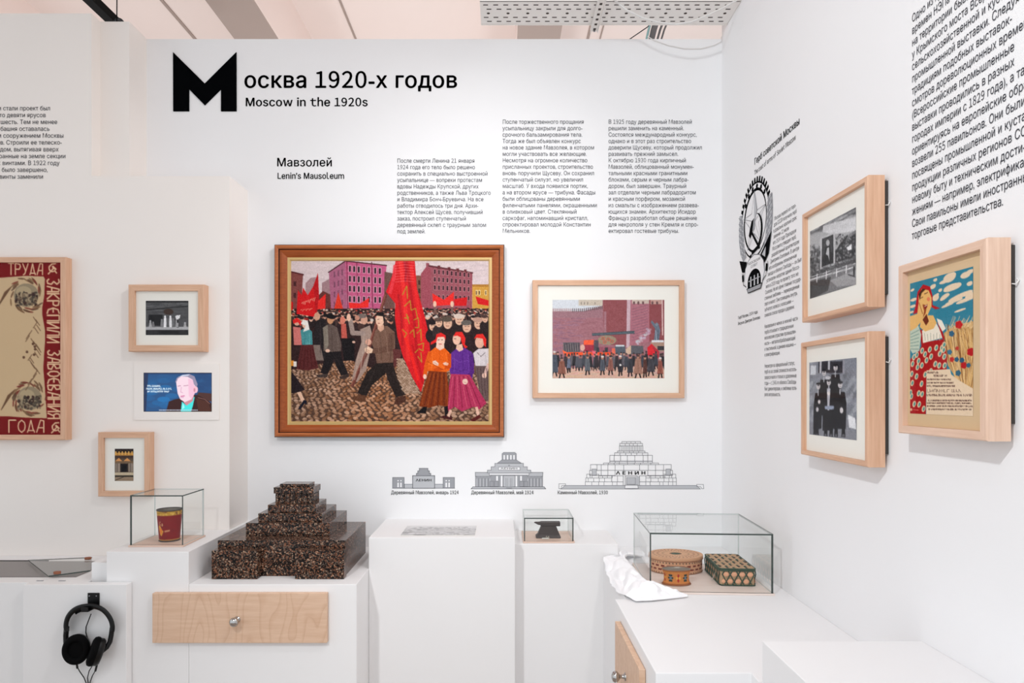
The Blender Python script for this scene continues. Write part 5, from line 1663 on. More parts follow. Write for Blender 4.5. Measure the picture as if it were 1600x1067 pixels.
blocks(585, 1028, 208, 270, (630, 697, 767, 845, 932, 980)); blocks(585, 1028, 268, 288, (640, 685, 767, 848, 932, 980))
blocks(635, 980, 182, 208, (690, 750, 808, 865, 925)); blocks(665, 950, 164, 182, (730, 790, 830, 885))
blocks(685, 928, 110, 164, tuple(range(705, 925, 17))); blocks(688, 925, 85, 110, (745, 790, 828, 872)); blocks(710, 905, 65, 85, (760, 805, 850))
d.line([q(725, 365), q(725, 370)], W_, 0)
pl(d, [(745, 422), (870, 422), (870, 520), (745, 520)], None, 0, W_)
pl(d, [(760, 440), (850, 440), (850, 510), (760, 510)], 1, 0, W_); pl(d, [(852, 440), (892, 425), (892, 512), (852, 512)], 1)
pl(d, [(745, 520), (875, 520), (880, 552), (740, 552)], 3, 0, W_)
d.text('Λ Е Н И Н', q(648, 408)[0], q(648, 408)[1], 34 / sc * K, 4, 312 / sc * K, 0.03)
d.build('mausoleum_drawing', at(865, 680, 1.0), BACK, 'largest outline drawing of a stepped mausoleum built of blocks', 'wall drawing')

# oval coat of arms on the right wall, millimetres from its foot
d = Drawing()
def e(x, y): return (x * .00100, y * .00100)
def arc(cx, cy, rx, ry, a0, a1, n=28): return [e(cx + rx * math.cos(math.radians(a0 + (a1 - a0) * i / n)), cy + ry * math.sin(math.radians(a0 + (a1 - a0) * i / n))) for i in range(n + 1)]
CY = 232
for k in range(21):                                             # gear teeth
    a = math.radians(-2 + 184 * k / 20)
    ca, sa = math.cos(a), math.sin(a)
    p = (126 * ca, CY + 128 * sa)
    L = math.hypot(ca / 126, sa / 128)
    nx, ny = ca / 126 / L, sa / 128 / L
    tx, ty = -ny, nx
    d.poly([e(p[0] + tx * 8, p[1] + ty * 8), e(p[0] - tx * 8, p[1] - ty * 8), e(p[0] - tx * 6 + nx * 20, p[1] - ty * 6 + ny * 20), e(p[0] + tx * 6 + nx * 20, p[1] + ty * 6 + ny * 20)], 4)
d.poly(arc(0, CY, 129, 131, 0, 360, 60)[:-1], 4)
d.poly(arc(0, CY, 123, 125, 0, 360, 60)[:-1], 3)
for a0 in range(40, 141, 20):                                   # rosettes on the upper rim
    d.poly(arc(114 * math.cos(math.radians(a0)), CY + 115 * math.sin(math.radians(a0)), 10, 9, 0, 360, 8)[:-1], 4)
d.poly(arc(0, CY, 106, 110, 0, 360, 60)[:-1], 4)
d.poly(arc(3, CY - 2, 97, 101, 0, 360, 60)[:-1], 3)
for s in (-1, 1):                                               # wheat bands
    outer = [(150, 285), (156, 240), (155, 190), (140, 140), (112, 108)]; inner = [(80, 118), (98, 160), (105, 200), (108, 240), (120, 280)]
    d.poly([e(s * x, y) for x, y in outer + inner], 2)
    for k in range(14):
        for j in range(3):
            y = 130 + k * 11; x = 112 + j * 15 + (k % 2) * 6 - max(0, 200 - y) * .25
            d.line([e(s * x, y), e(s * (x + 7), y + 6)], .0022, 0 if (k + j) % 2 else 3)
st = [(0 + (108 if i % 2 == 0 else 42) * math.sin(math.radians(36 * i)), CY - 5 + (108 if i % 2 == 0 else 42) * math.cos(math.radians(36 * i))) for i in range(10)]
d.line([e(*p) for p in st + st[:1]], .0016, 0)
for i in range(0, 10, 2): d.line([e(0, CY - 5), e(*st[i])], .0016, 0)
d.poly([e(0, CY - 5), e(*st[0]), e(*st[1])], 1)
# sickle and hammer
so = [(20 + 54 * math.cos(math.radians(a)), 190 + 60 * math.sin(math.radians(a))) for a in range(95, -75, -10)]
si = [(14 + 46 * math.cos(math.radians(a)), 194 + 56 * math.sin(math.radians(a))) for a in range(-70, 96, 10)]
d.poly([e(*p) for p in so + si], 4)
d.line([e(36, 132), e(-18, 122)], .013, 4)
d.line([e(-36, 206), e(44, 128)], .011, 4)
d.poly([e(-52, 190), e(-26, 234), e(0, 240), e(-20, 196), e(-38, 176)], 4)
d.poly([e(-6, 236), e(6, 232), e(0, 200), e(-14, 196)], 2)
d.poly([e(-40, 118), e(-50, 70), e(-30, 70), e(-26, 118)], 4); d.poly([e(-20, 112), e(30, 108), e(42, 66), e(-24, 66)], 1); d.line([e(-10, 108), e(0, 70)], .003, 0); d.line([e(14, 108), e(28, 70)], .003, 0)
d.line([e(-70, 84), e(70, 96)], .002, 0); d.line([e(-70, 76), e(70, 86)], .002, 0)
# ribbon ends, shield, generator
d.poly([e(-146, 118), e(-72, 100), e(-84, 64), e(-118, 70)], 4); d.poly([e(56, 100), e(150, 160), e(126, 90), e(92, 66)], 4); d.poly([e(70, 98), e(104, 118), e(98, 84)], 1)
for s in (-1, 1):
    d.line([e(s * 118, 66), e(s * 104, 22), e(s * 56, 2)], .003, 4); d.poly([e(s * 104, 62), e(s * 120, 58), e(s * 116, 34), e(s * 100, 36)], 4)
d.poly([e(-92, 40), e(-84, 76), e(-50, 102), e(0, 112), e(50, 102), e(84, 76), e(92, 40), e(70, 2), e(-70, 2)], 3)
d.line([e(-92, 40), e(-84, 76), e(-50, 102), e(0, 112), e(50, 102), e(84, 76), e(92, 40)], .003, 0)
d.text('МОСКОВСКИЙ', e(-58, 84)[0], e(0, 84)[1], .009, 4, .116, .01); d.text('СОВЕТ', e(-32, 70)[0], e(0, 70)[1], .009, 4, .064, .01)
d.poly(arc(0, 18, 62, 44, 0, 180, 20) + [e(-62, 0), e(62, 0)], 4)
for x in (-36, -2, 30): d.poly([e(x, 40), e(x + 10, 40), e(x + 12, 4), e(x - 2, 4)], 1)
d.line([e(-50, 26), e(50, 26)], .004, 2); d.poly([e(-70, 2), e(70, 2), e(58, -14), e(-58, -14)], 2)
d.line([e(-70, 2), e(70, 2), e(58, -14), e(-58, -14), e(-70, 2)], .003, 4)
pc = (on_right(1156.5, 0).y + on_right(1206, 0).y) / 2
d.build('coat_of_arms', (XR, pc, Z(-147)), RIGHT, 'black oval coat of arms with gear, star, hammer and sickle', 'emblem')

# ------------------------------------------------------------------ granite model of the mausoleum
ZS = Z(236.8)
C0 = X(-289.5)
model = empty('granite_model', (C0, (D / 1.2 + D / 1.04) / 2, ZS), 0, 'dark speckled granite model of a stepped mausoleum on the drawer cabinet', 'architectural model')


def gran(name, shapes, bevel=0.0012):
    mb = MB()
    for (xl, xr, rf, rb, vt, vb) in shapes:
        mb.box(C0 + X(xl), C0 + X(xr), D / rf, D / rb, Z(vb), Z(vt))
    return child_at(mb.build(name, M['granite'], bevel=bevel), model)


VB = 236.6
gran('base_block', [(-82.5, 84.5, 1.196, 1.042, 190, VB)])
gran('tribune', [(-84.2, -25, 1.2165, 1.1965, 200, VB)])
gran('tribune', [(23, 86, 1.2165, 1.1965, 200, VB)])
gran('tier', [(-56.5, 56.5, 1.159, 1.043, 172.8, 190)])
gran('tier', [(-43.6, 43.6, 1.146, 1.055, 161.6, 172.8)])
gran('tier', [(-33, 33, 1.137, 1.072, 151, 161.6)])
sh = [(-23, 23, 1.122, 1.089, 136.6, 151)]
for k in range(7):                                             # pillars around the top hall
    x = -25.5 + k * 7.9
    sh += [(x, x + 3.6, 1.1255, 1.1222, 136.6, 151), (x, x + 3.6, 1.0888, 1.086, 136.6, 151)]
for k in range(5):
    ra = 1.1205 - k * 0.0075
    sh += [(23.1, 26.2, ra, ra - 0.0035, 136.6, 151), (-26.2, -23.1, ra, ra - 0.0035, 136.6, 151)]
gran('pillared_hall', sh, 0.0)
gran('roof_slab', [(-27.5, 27.5, 1.128, 1.084, 128, 136.5)])
gran('roof_cap', [(-20.5, 20.5, 1.122, 1.09, 124, 128)])

# ------------------------------------------------------------------ glass cases
def case(label, cx, cy, rz, w, dp, z0, h, base_t=0.006, t=0.004, name='glass_case', lip=0.004, base_mat='ply_thin'):
    root = empty(name, (cx, cy, z0), rz, label, 'display case')
    mb = MB()
    mb.box(-w / 2 - lip, w / 2 + lip, -dp / 2 - lip, dp / 2 + lip, 0.0004, base_t)
    mb.build('base', [M[base_mat]], root, bevel=0.0006)
    def pane(nm, x0, x1, y0, y1, za, zb, axis):
        mb = MB()
        vs = [(x, y, z) for z in (za, zb) for y in (y0, y1) for x in (x0, x1)]
        fs = [((0, 2, 3, 1), 2), ((4, 5, 7, 6), 2), ((0, 1, 5, 4), 1), ((2, 6, 7, 3), 1), ((0, 4, 6, 2), 0), ((1, 3, 7, 5), 0)]
        for k, (f, ax) in enumerate(fs):
            mi = 0 if ax == axis else 1
            if mi and (k == 3 or (nm == 'side_pane' and k != 2)): mi = 2      # added light on edges away from the viewer's side, put into a paler colour
            mb.add(vs, [f], mi)
        mb.build(nm, [M['glass'], M['glass_edge'], M['glass_edge_pale']], root)
    za = base_t + 0.0002
    pane('front_pane', -w / 2, w / 2, -dp / 2, -dp / 2 + t, za, h - t - .0002, 1)
    pane('side_pane', -w / 2, -w / 2 + t, -dp / 2 + t + .0002, dp / 2 - t - .0002, za, h - t - .0002, 0)
    pane('side_pane', w / 2 - t, w / 2, -dp / 2 + t + .0002, dp / 2 - t - .0002, za, h - t - .0002, 0)
    mb = MB()
    mb.box(-w / 2, w / 2, dp / 2 - t, dp / 2, za, h - t - .0002)
    bk = mb.build('rear_pane', [M['glass'], M['glass_edge_pale']], root)
    for p in bk.data.polygons:
        if abs(p.normal.y) < .5: p.material_index = 1
    pane('top_pane', -w / 2, w / 2, -dp / 2, dp / 2, h - t, h, 2)
    return root


M['ply_thin'] = wood('plywood_base', (212, 182, 164), (224, 198, 182), 'X', 12, 8, 0.5)
M['ply_pale'] = wood('plywood_base_with_reflection', (226, 208, 198), (236, 222, 214), 'X', 12, 8, 0.5)  # lighter copy: paper and glass reflection put into the base colour
xl, xr = X(-480), X(-412.3)
yf, yb = D / 1.212, D / 1.131
case('glass case holding the red tin cup, on the plinth by the left wall', (xl + xr) / 2, (yf + yb) / 2, 0, xr - xl, yb - yf, Z(196), Z(129.3) - Z(196))
xl, xr = X(30.9), X(101.4)
yf, yb = D / 1.0955, D / 1.018
case('small low glass case holding the anvil, against the back wall', (xl + xr) / 2, (yf + yb) / 2, 0, xr - xl, yb - yf, Z(211), Z(175.2) - Z(211))
rz = math.radians(-3.0)
w, dp = 144.3 * K, 0.352
fl, frt = Vector((X(176), D / 1.314)), Vector((X(320), D / 1.318))
ux = Vector((math.cos(rz), math.sin(rz)))
uy = Vector((-math.sin(rz), math.cos(rz)))
ctr = (fl + frt) / 2 + uy * dp / 2
case('large glass case holding the woven boxes, on the right counter', ctr.x, ctr.y, rz, w, dp, HC, Z(164.3) - HC, t=0.0045, base_mat='ply_pale')

# ------------------------------------------------------------------ things in the cases
def cup():
    c = Canvas((0, 0, 100, 34), 160, (128, 10, 14))
    c.rect(0, 0, 100, 5.4, (190, 142, 48)); c.rect(0, 0, 100, 1, (80, 60, 44)); c.rect(0, 31, 100, 32.4, (176, 130, 60)); c.rect(0, 32.4, 100, 34, (52, 44, 40))
    for _ in range(60): c.ell(rnd.uniform(0, 100), rnd.uniform(1, 5.4), 1.6, .7, rnd.choice([(222, 180, 80), (150, 106, 36), (120, 70, 40)]), 0, .8)
    for _ in range(80): c.ell(rnd.uniform(0, 100), rnd.uniform(6, 31), rnd.uniform(1, 3), rnd.uniform(.3, 1), (112 + rnd.uniform(-20, 30), 12, 15), .2, .5)
    # front of the cup is u = 75 : a few worn gilt letters over a yellow patch
    x = 75
    c.poly([(x - 10, 17), (x - 7, 15.5), (x - 3, 21), (x - 1, 22), (x - 5, 27.5), (x - 8, 26)], (206, 146, 50)); c.ell(x - 6, 22, 2.4, 3.4, (222, 120, 40))
    g = (214, 170, 120)
    c.line([(x - 5.4, 12), (x - 7.2, 12.6), (x - 7.6, 14.6), (x - 5.6, 15.4)], .7, g); c.line([(x - 3.6, 14), (x - 2.2, 14), (x - 2.2, 16), (x - 3.8, 16), (x - 3.6, 14)], .6, g)
    for k in range(4): c.line([(x + .6 + k * 1.9, 22.4 - k * .25), (x + 1.8 + k * 1.9, 21.2 - k * .2), (x + 1.4 + k * 1.9, 23.2 - k * .3)], .7, g)
    c.grain(.02, 4)
    zc = Z(196) + 0.0064
    p = at(265, 849, 1.172)
    root = empty('tin_cup', (p.x, p.y, zc), 0, 'red tin cup with a worn gilt rim band', 'cup')
    R1, R0, H_ = 0.0405, 0.0325, 0.106
    def fn(u, v):
        a = u * 2 * math.pi
        rr = R1 + (R0 - R1) * v
        return rr * np.cos(a), rr * np.sin(a), H_ * (1 - v)
    ink_grid('body', c, fn, M['tinprint'], root, True, True)
    mb = MB()
    mb.lathe([(0.0, 0.003), (R0 - .001, 0.003), (R1 - .0014, H_ - .001)], 40, close=False)
    mb.build('inside', M['tin'], root)
    mb = MB()
    mb.tube([(R1 * math.cos(t), R1 * math.sin(t), H_) for t in [2 * math.pi * k / 40 for k in range(40)]], 0.0014, 6, closed=True)
    mb.build('rim', M['iron'], root)
    mb = MB()
    mb.lathe([(R0 + .001, 0.0), (R0 + .0018, 0.001), (R0 + .0018, 0.003), (R0 + .0006, 0.004)], 40)
    mb.build('foot_ring', M['iron'], root)


M['tinprint'] = printed('lacquered_tin', 0.3)
cup()

# anvil
za = Z(211) + 0.0064
pa = at(857, 843, 1.066)
anvil = empty('anvil', (pa.x, pa.y, za), 0, 'small dark iron anvil with a pointed horn', 'anvil')
s = K / 1.066
def ax_(x, y): return ((x / 8 + 780 - 857) * s, (843 - (y / 8 + 780)) * s)
mb = MB()
prof = [(458, 500), (455, 480), (480, 460), (525, 360), (690, 360), (712, 365), (755, 470), (765, 490), (762, 503), (735, 506), (590, 500), (580, 486), (550, 490), (530, 503)]
P = [(a, max(b, 0.0004)) for a, b in (ax_(*p) for p in prof)]
n = len(P)
for sg, dep in ((0, 0.019),):
    vs = [(p[0], -0.019 * (1 if p[1] < .006 else .72), p[1]) for p in P] + [(p[0], 0.019 * (1 if p[1] < .006 else .72), p[1]) for p in P]
    mb.add(vs, [tuple(range(n)), tuple(range(n, 2 * n))[::-1]] + [(i, n + i, n + (i + 1) % n, (i + 1) % n) for i in range(n)])
o = mb.build('body', M['iron'], anvil)
mb = MB()
x0, z1 = ax_(515, 308)
x1, z0 = ax_(760, 358)
mb.box(x0, x1, -0.014, 0.014, z0 - .0005, z1)
mb.build('face_plate', M['iron'], anvil, bevel=0.002)
mb = MB()
hx, hz = ax_(436, 318)
m_ = (z0 + z1) / 2 + .001
mb.tube([(hx, 0, hz), (hx + .006, 0, hz - .0005), ((hx + x0) / 2 + .003, 0, m_ + .0004), (x0 + .002, 0, m_)], [0.0012, 0.0034, 0.0058, 0.0075], 12)
mb.build('horn', M['iron'], anvil)
mb = MB()
mb.tube([(-.008, -.0205, .010), (-.011, -.022, .0055), (-.004, -.023, .004), (-.0005, -.0225, .009), (.001, -.022, .003)], 0.0007, 5)
mb.build('tag_string', M['string'], anvil)
tg = MB()
c_ = Vector((-0.016, -0.030, 0.0022))
tg.add([c_ + Vector(v) for v in ((-.012, -.004, -.001), (.014, -.006, -.0008), (.018, .004, .001), (-.009, .006, .0008))], [(0, 1, 2, 3)])
tg.build('paper_tag', M['tagpaper'], anvil)

# boxes on the plywood base of the large case
ZB = HC + 0.0066
M['barkprint'] = printed('birch_bark_print', 0.6)


def oval_box():
    rx, ry, hgt, lid = 35.5 * K, 0.0725, 21.6 * K, 0.012
    cy = 2.320
    root = empty('bark_box', (X(232.5), cy, ZB), 0, 'large oval birch bark box with woven dark dashes and a flat lid', 'box')
    c = Canvas((0, 0, 100, 10), 330, (208, 160, 126))
    for k in range(50):
        x = k * 2
        c.rect(x + .1, 1.0, x + .7, 2.0, (60, 52, 40))
        c.rect(x + (.9 if k % 2 else .2), 3.2, x + (2.2 if k % 2 else 1.3), 4.5, (110, 38, 32)); c.rect(x + (.2 if k % 2 else .9), 6.0, x + (1.4 if k % 2 else 2.1), 7.2, (110, 38, 32))
        c.rect(x + 1.2, 8.5, x + 1.7, 9.4, (64, 56, 44))
    for _ in range(120): c.rect(*(lambda a, b: (a, b, a + 1.5, b + .12))(rnd.uniform(0, 98), rnd.uniform(0, 10)), (170, 116, 82), .6)
    c.grain(.02, 3)
    hb = hgt - lid
    ink_grid('body', c, lambda u, v: (rx * .985 * np.cos(u * 2 * math.pi), ry * .985 * np.sin(u * 2 * math.pi), hb * (1 - v)), M['barkprint'], root, True, True)
    # lid: top disc and rim, printed by polar canvas
    t = Canvas((0, 0, 100, 20), 300, (210, 164, 130))
    for k in range(34):
        x = k * 100 / 34
        t.poly([(x, 3.2), (x + 1.1, 2.4), (x + 1.4, 4.2)], (96, 58, 44)); t.poly([(x + 1.4, 6.4), (x + 2.3, 5.4), (x + 2.6, 7.6)], (96, 44, 36)); t.rect(x + .2, 9.6, x + 1, 10.8, (84, 70, 50), .8)
    t.rect(0, 16.4, 100, 20, (66, 86, 70)); t.rect(0, 15.4, 100, 16.4, (130, 90, 66))
    t.grain(.02, 3)
    def lidfn(u, v):
        a = u * 2 * math.pi
        k = np.minimum(1, (1 - v) * 1.0)
        return rx * k * np.cos(a), ry * k * np.sin(a), hgt + 0 * u
    li = ink_grid('lid', t, lidfn, M['barkprint'], root, False, True)
    mb = MB()
    mb.lathe([(1.0, hb - .001), (1.012, hb), (1.012, hgt - .0012), (1.0, hgt - .0001)], 60, rx, ry, close=False)
    mb.build('lid_rim', M['bark'], root)
    mb = MB()
    mb.tube([(rx * 1.012 * math.cos(a), ry * 1.012 * math.sin(a), hb) for a in [2 * math.pi * k / 60 for k in range(60)]], .0012, 5, closed=True)
    mb.tube([(rx * .99 * math.cos(a), ry * .99 * math.sin(a), .0013) for a in [2 * math.pi * k / 60 for k in range(60)]], .0013, 5, closed=True)
    mb.build('edge_binding', M['bark_dark'], root)


def dish():
    rx, ry, hgt = 18.0 * K, 0.030, 18.6 * K
    root = empty('painted_dish', (X(216.2), D / 1.2575, ZB), 0, 'small oval painted dish with flared rim and flowers, before the oval box', 'dish')
    c = Canvas((0, 0, 100, 22), 220, (198, 124, 62))
    for k in range(10):
        x = k * 10 + 5
        col = [(172, 40, 36), (40, 58, 62), (214, 150, 60)][k % 3]
        if k % 2 == 0:
            for a in range(6): c.ell(x + 2.4 * math.cos(a * 1.05), 11 + 4.4 * math.sin(a * 1.05), 1.5, 1.5, (36, 52, 50))
            c.ell(x, 11, 1.6, 2.6, (92, 112, 130))
        else:
            for sgn in (-1, 1): c.ell(x, 11 + sgn * 3.4, 1.3, 2.4, (168, 40, 40)); c.ell(x + sgn * 1.8, 11, 1.1, 2.4, (222, 158, 66))
    c.rect(0, 0, 100, 2, (156, 92, 52)); c.rect(0, 19, 100, 22, (150, 86, 48))
    c.grain(.02, 3)
    def fn(u, v):
        a = u * 2 * math.pi
        z = 1 - v
        k = 0.86 + 0.14 * np.clip((z - .55) / .45, 0, 1) ** 1.5 + 0.12 * np.clip((.3 - z) / .3, 0, 1) ** 1.2
        return rx * k * np.cos(a), ry * k * np.sin(a), hgt * z
    ink_grid('body', c, fn, M['barkprint'], root, True, True)
    mb = MB()
    mb.lathe([(0.0, hgt * .80), (0.5, hgt * .80), (0.85, hgt * .86), (0.985, hgt * .995)], 44, rx, ry, close=False)
    mb.build('inside', M['tin'], root)
    mb = MB()
    mb.tube([(rx * math.cos(a), ry * math.sin(a), hgt) for a in [2 * math.pi * k / 44 for k in range(44)]], .0013, 5, closed=True)
    mb.tube([(rx * .985 * math.cos(a), ry * .985 * math.sin(a), .0013) for a in [2 * math.pi * k / 44 for k in range(44)]], .0013, 5, closed=True)
    mb.build('rim_band', M['bark_dark'], root)


def basket():
    """wicker box of a slanted plan: lid woven in tan and green, sides a green lattice over salmon medallions"""
    zt = 21.6 * K
    fl, fr_ = Vector((X(267.5), D / 1.271)), Vector((X(310.5), D / 1.276))
    bl, br = Vector((X(271), D / 1.166)), Vector((X(314), D / 1.168))
    c = (fl + fr_ + bl + br) / 4
    root = empty('wicker_box', (c.x, c.y, ZB), 0, 'square wicker box with green lattice sides and a woven lid', 'box')
    q4 = [fl - c, fr_ - c, br - c, bl - c]
    def rounded(k, rad=0.012):
        out = []
        for i in range(4):
            p, a, b = q4[i] * k, q4[i - 1] * k, q4[(i + 1) % 4] * k
            u, v = (a - p).normalized(), (b - p).normalized()
            for t in (0, .25, .5, .75, 1):
                out.append(p + u * rad * (1 - t) ** 2 + v * rad * t ** 2)
        return out
    mb = MB()
    mb.prism([(p.x, p.y) for p in rounded(.975)], 0.0002, zt * .9, 0)
    mb.build('body', M['straw'], root)
    # sides
    lat, med = MB(), MB()
    for i in range(4):
        a, b = q4[i], q4[(i + 1) % 4]
        L = (b - a).length
        t = (b - a) / L
        nrm = Vector((t.y, -t.x))
        nc = max(3, int(round(L / 0.0265)))
        st = (L - .012) / nc
        h0, h1 = 0.003, zt * .86
        hm = (h1 - h0)
        def W(u, z, o=0.0): p = a * .985 + t * (u + .006) + nrm * (0.0008 + o); return (p.x, p.y, z)
        for k in range(nc):
            for row in range(2):
                u = (k + .5) * st
                if u > L - .016: continue
                if row == 0: u = max(k, .3) * st
                z = h0 + hm * (.26 if row == 0 else .74)
                rr = st * .40
                vs = [W(u, z, .0022)] + [W(u + rr * math.cos(x) * .95, z + rr * .72 * math.sin(x), 0) for x in [2 * math.pi * j / 12 for j in range(12)]]
                med.add(vs, [(0, 1 + j, 1 + (j + 1) % 12) for j in range(12)], 0, True)
        for k in range(-1, nc + 1):
            for ua, ub in ((k + .25, k + 1.25), (k + .75, k - .25)):
                pts = []
                for j in range(17):
                    f = j / 16
                    u = (ua + (ub - ua) * f) * st
                    if -1e-6 <= u <= L - .012 + 1e-6: pts.append(W(u, h0 + hm * f, .0018))
                if len(pts) > 2: lat.tube(pts, .0018, 5)
    med.build('medallions', M['salmon'], root)
    ring = rounded(1.0)
    for z, r_ in ((0.0022, .0021), (zt * .87, .0024)):
        lat.tube([(p.x, p.y, z) for p in ring], r_, 6, closed=True)
    o = lat.build('lattice', M['darkgreen'], root)
    o['label'] = 'dark green cane lattice'
    mb = MB()
    mb.prism([(p.x, p.y) for p in rounded(.985)], zt * .9, zt * .985, 0)
    N1, N2 = 11, 13
    for a in range(N1):
        for b in range(N2):
            u0, u1 = a / N1, (a + 1) / N1
            v0, v1 = b / N2, (b + 1) / N2
            if min(u0, 1 - u1) + min(v0, 1 - v1) < .05: continue
            def Q(u, v): return (q4[0] * (1 - u) + q4[1] * u) * (1 - v) + (q4[3] * (1 - u) + q4[2] * u) * v
            g = .12
            p = [Q(u0 + (u1 - u0) * g, v0 + (v1 - v0) * g) * .97, Q(u1 - (u1 - u0) * g, v0 + (v1 - v0) * g) * .97, Q(u1 - (u1 - u0) * g, v1 - (v1 - v0) * g) * .97, Q(u0 + (u1 - u0) * g, v1 - (v1 - v0) * g) * .97]
            mid = sum(p, Vector((0, 0))) / 4
            hgt = zt + (.0018 if (a + b) % 2 else .0006)
            vs = [(x.x, x.y, zt * .985) for x in p] + [((x * .7 + mid * .3).x, (x * .7 + mid * .3).y, hgt) for x in p]
            mi = [1, 0, 2, 1, 3, 0][(a + 2 * b) % 6]
            mb.add(vs, [(4, 5, 6, 7), (0, 1, 5, 4), (1, 2, 6, 5), (2, 3, 7, 6), (3, 0, 4, 7)], mi)
    mb.build('lid', [M['straw'], M['straw'], M['umber'], M['darkgreen']], root)
    mb = MB()
    mb.tube([(p.x * 1.005, p.y * 1.005, zt * .96) for p in ring], .0026, 6, closed=True)
    mb.build('lid_rim', M['darkgreen'], root)
    mb = MB()
    b = q4[0] * .75 + q4[3] * .25
    mb.add([(b.x - .002, b.y, .030), (b.x - .006, b.y - .004, .030), (b.x - .020, b.y - .016, .006), (b.x - .014, b.y - .010, .005)], [(0, 1, 2, 3)])
    mb.build('paper_tag', M['tagpaper'], root)


oval_box()
dish()
basket()

# flat panorama photograph on the middle plinth
c = Canvas((0, 0, 100, 40), 110, (206, 206, 206))
c.rect(0, 0, 100, 12, (222, 222, 222))
for _ in range(500):
    y = rnd.uniform(6, 40)
    c.ell(rnd.uniform(0, 100), y, rnd.uniform(1, 4), rnd.uniform(.5, 1.6), grey(rnd.uniform(150, 226)), 0, .6)
c.ell(26, 39, 9, 2.4, grey(120)); c.ell(6, 30, 8, 3, grey(170)); c.ell(14, 33, 5, 1.6, grey(238))
x0, x1, y0, y1 = X(-140.5), X(-38), D / 1.134, D / 1.057
root = empty('panorama_photograph', ((x0 + x1) / 2, (y0 + y1) / 2, Z(194)), 0, 'pale grey panorama photograph lying flat on the middle plinth', 'photograph')
hw, hd = (x1 - x0) / 2, (y1 - y0) / 2
mb = MB(); mb.box(-hw, hw, -hd, hd, .0003, .0016); mb.build('card', M['mat'], root)
ink_grid('print', c, lambda u, v: (-hw + 2 * hw * u, hd - 2 * hd * v, .0019 + 0 * u), M['print'], root)

# ------------------------------------------------------------------ white cloth bunched round the large case
def cloth():
    # inner edge (by the glass) and outer edge (by the counter's edge), counter pixels X, depth ratio, height m
    keys = [  # inner x, r, h / outer x, r, h
        ((206, 1.075, .004), (205, 1.060, .003)),
        ((182, 1.085, .016), (176, 1.062, .006)),
        ((172, 1.112, .020), (167, 1.092, .026)),
        ((170.5, 1.160, .026), (141, 1.115, .022)),
        ((170, 1.215, .032), (139, 1.165, -.004)),
        ((169.5, 1.265, .038), (139, 1.225, -.016)),
        ((169, 1.300, .042), (140, 1.290, -.010)),
        ((171, 1.3285, .044), (143, 1.345, .008)),
        ((181, 1.3300, .040), (152, 1.372, .003)),
        ((193, 1.3305, .026), (170, 1.368, .003)),
        ((207, 1.3310, .012), (196, 1.352, .002)),
        ((217, 1.3315, .004), (216, 1.340, .002)),
    ]
    nU, nV = 130, 34
    me_v = []
    for i in range(nU):
        t = i / (nU - 1) * (len(keys) - 1)
        k = min(int(t), len(keys) - 2)
        f = t - k
        f = f * f * (3 - 2 * f)
        def mixk(j): return [keys[k][j][m_] * (1 - f) + keys[k + 1][j][m_] * f for m_ in range(3)]
        a, b = mixk(0), mixk(1)
        for j in range(nV):
            s = j / (nV - 1)
            x = X(a[0] * (1 - s) + b[0] * s)
            y = D / (a[1] * (1 - s) + b[1] * s)
            hh = a[2] * (1 - s) ** 1.3 + b[2] * s ** 1.6
            env = math.sin(math.pi * min(1, s * 1.02)) ** .6 * min(1, i / 8) * min(1, (nU - 1 - i) / 10)
            wv = .0075 * math.sin(i * .16 + 2.4 * math.sin(s * 2.6 + i * .03)) + .004 * math.sin(i * .23 - s * 7) + .0022 * math.sin(s * 10 - i * .41) + .0022 * math.sin(i * .62 + 3 * math.sin(s * 5))
            lace = .003 * math.sin(i * 1.1) * (s > .8) * (1 if i < 70 else .2)
            z = HC + .0025 + hh + (abs(wv) * env * 1.5) * (1 if hh > -.002 else .6) + lace * .3
            x += lace * .6
            if x > X(142.5): z = max(z, HC + .002)
            if y > D / 1.107: x = max(x, X(166))
            me_v.append((x, y, z))
    fs = [(i * nV + j, i * nV + j + 1, (i + 1) * nV + j + 1, (i + 1) * nV + j) for i in range(nU - 1) for j in range(nV - 1)]
    mb = MB()
    mb.add(me_v, fs, 0, True)
    o = mb.build('cloth', M['cloth'])
    md = o.modifiers.new('thickness', 'SOLIDIFY'); md.thickness = 0.0012; md.offset = 1
    tag(o, 'crumpled white cloth on the right counter around the glass case corner', 'cloth')


cloth()

# ------------------------------------------------------------------ headphones on their hook
YH = D / 1.27
s = K / 1.27
def hp(zx, zy, y=0.0):                                          # enlargement pixels -> point in front of the block
    return at(90 + zx / 6.8, 910 + zy / 6.8, D / (YH - y))


hook = empty('headphone_hook', hp(387, 180), 0, 'flat black hook plate that the headphones hang from', 'hook')
mb = MB()
a, b = hp(325, 108), hp(449, 255)
mb.box(a.x, b.x, YH - .004, YH - .0004, b.z, a.z)
child_at(mb.build('plate', M['plastic'], bevel=.0012), hook)
mb = MB()
a, b = hp(352, 246), hp(424, 262)
mb.box(a.x, b.x, YH - .046, YH - .0035, b.z, a.z)
mb.box(a.x, b.x, YH - .049, YH - .046, b.z, a.z + .010)
child_at(mb.build('arm', M['plastic'], bevel=.001), hook)
mb = MB()
for x in (345, 420):
    p = hp(x, 140)
    mb.ball((p.x, YH - .0042, p.z), .0022, .0010, .0022, 0, 10, 6)
child_at(mb.build('screw', M['silver']), hook)

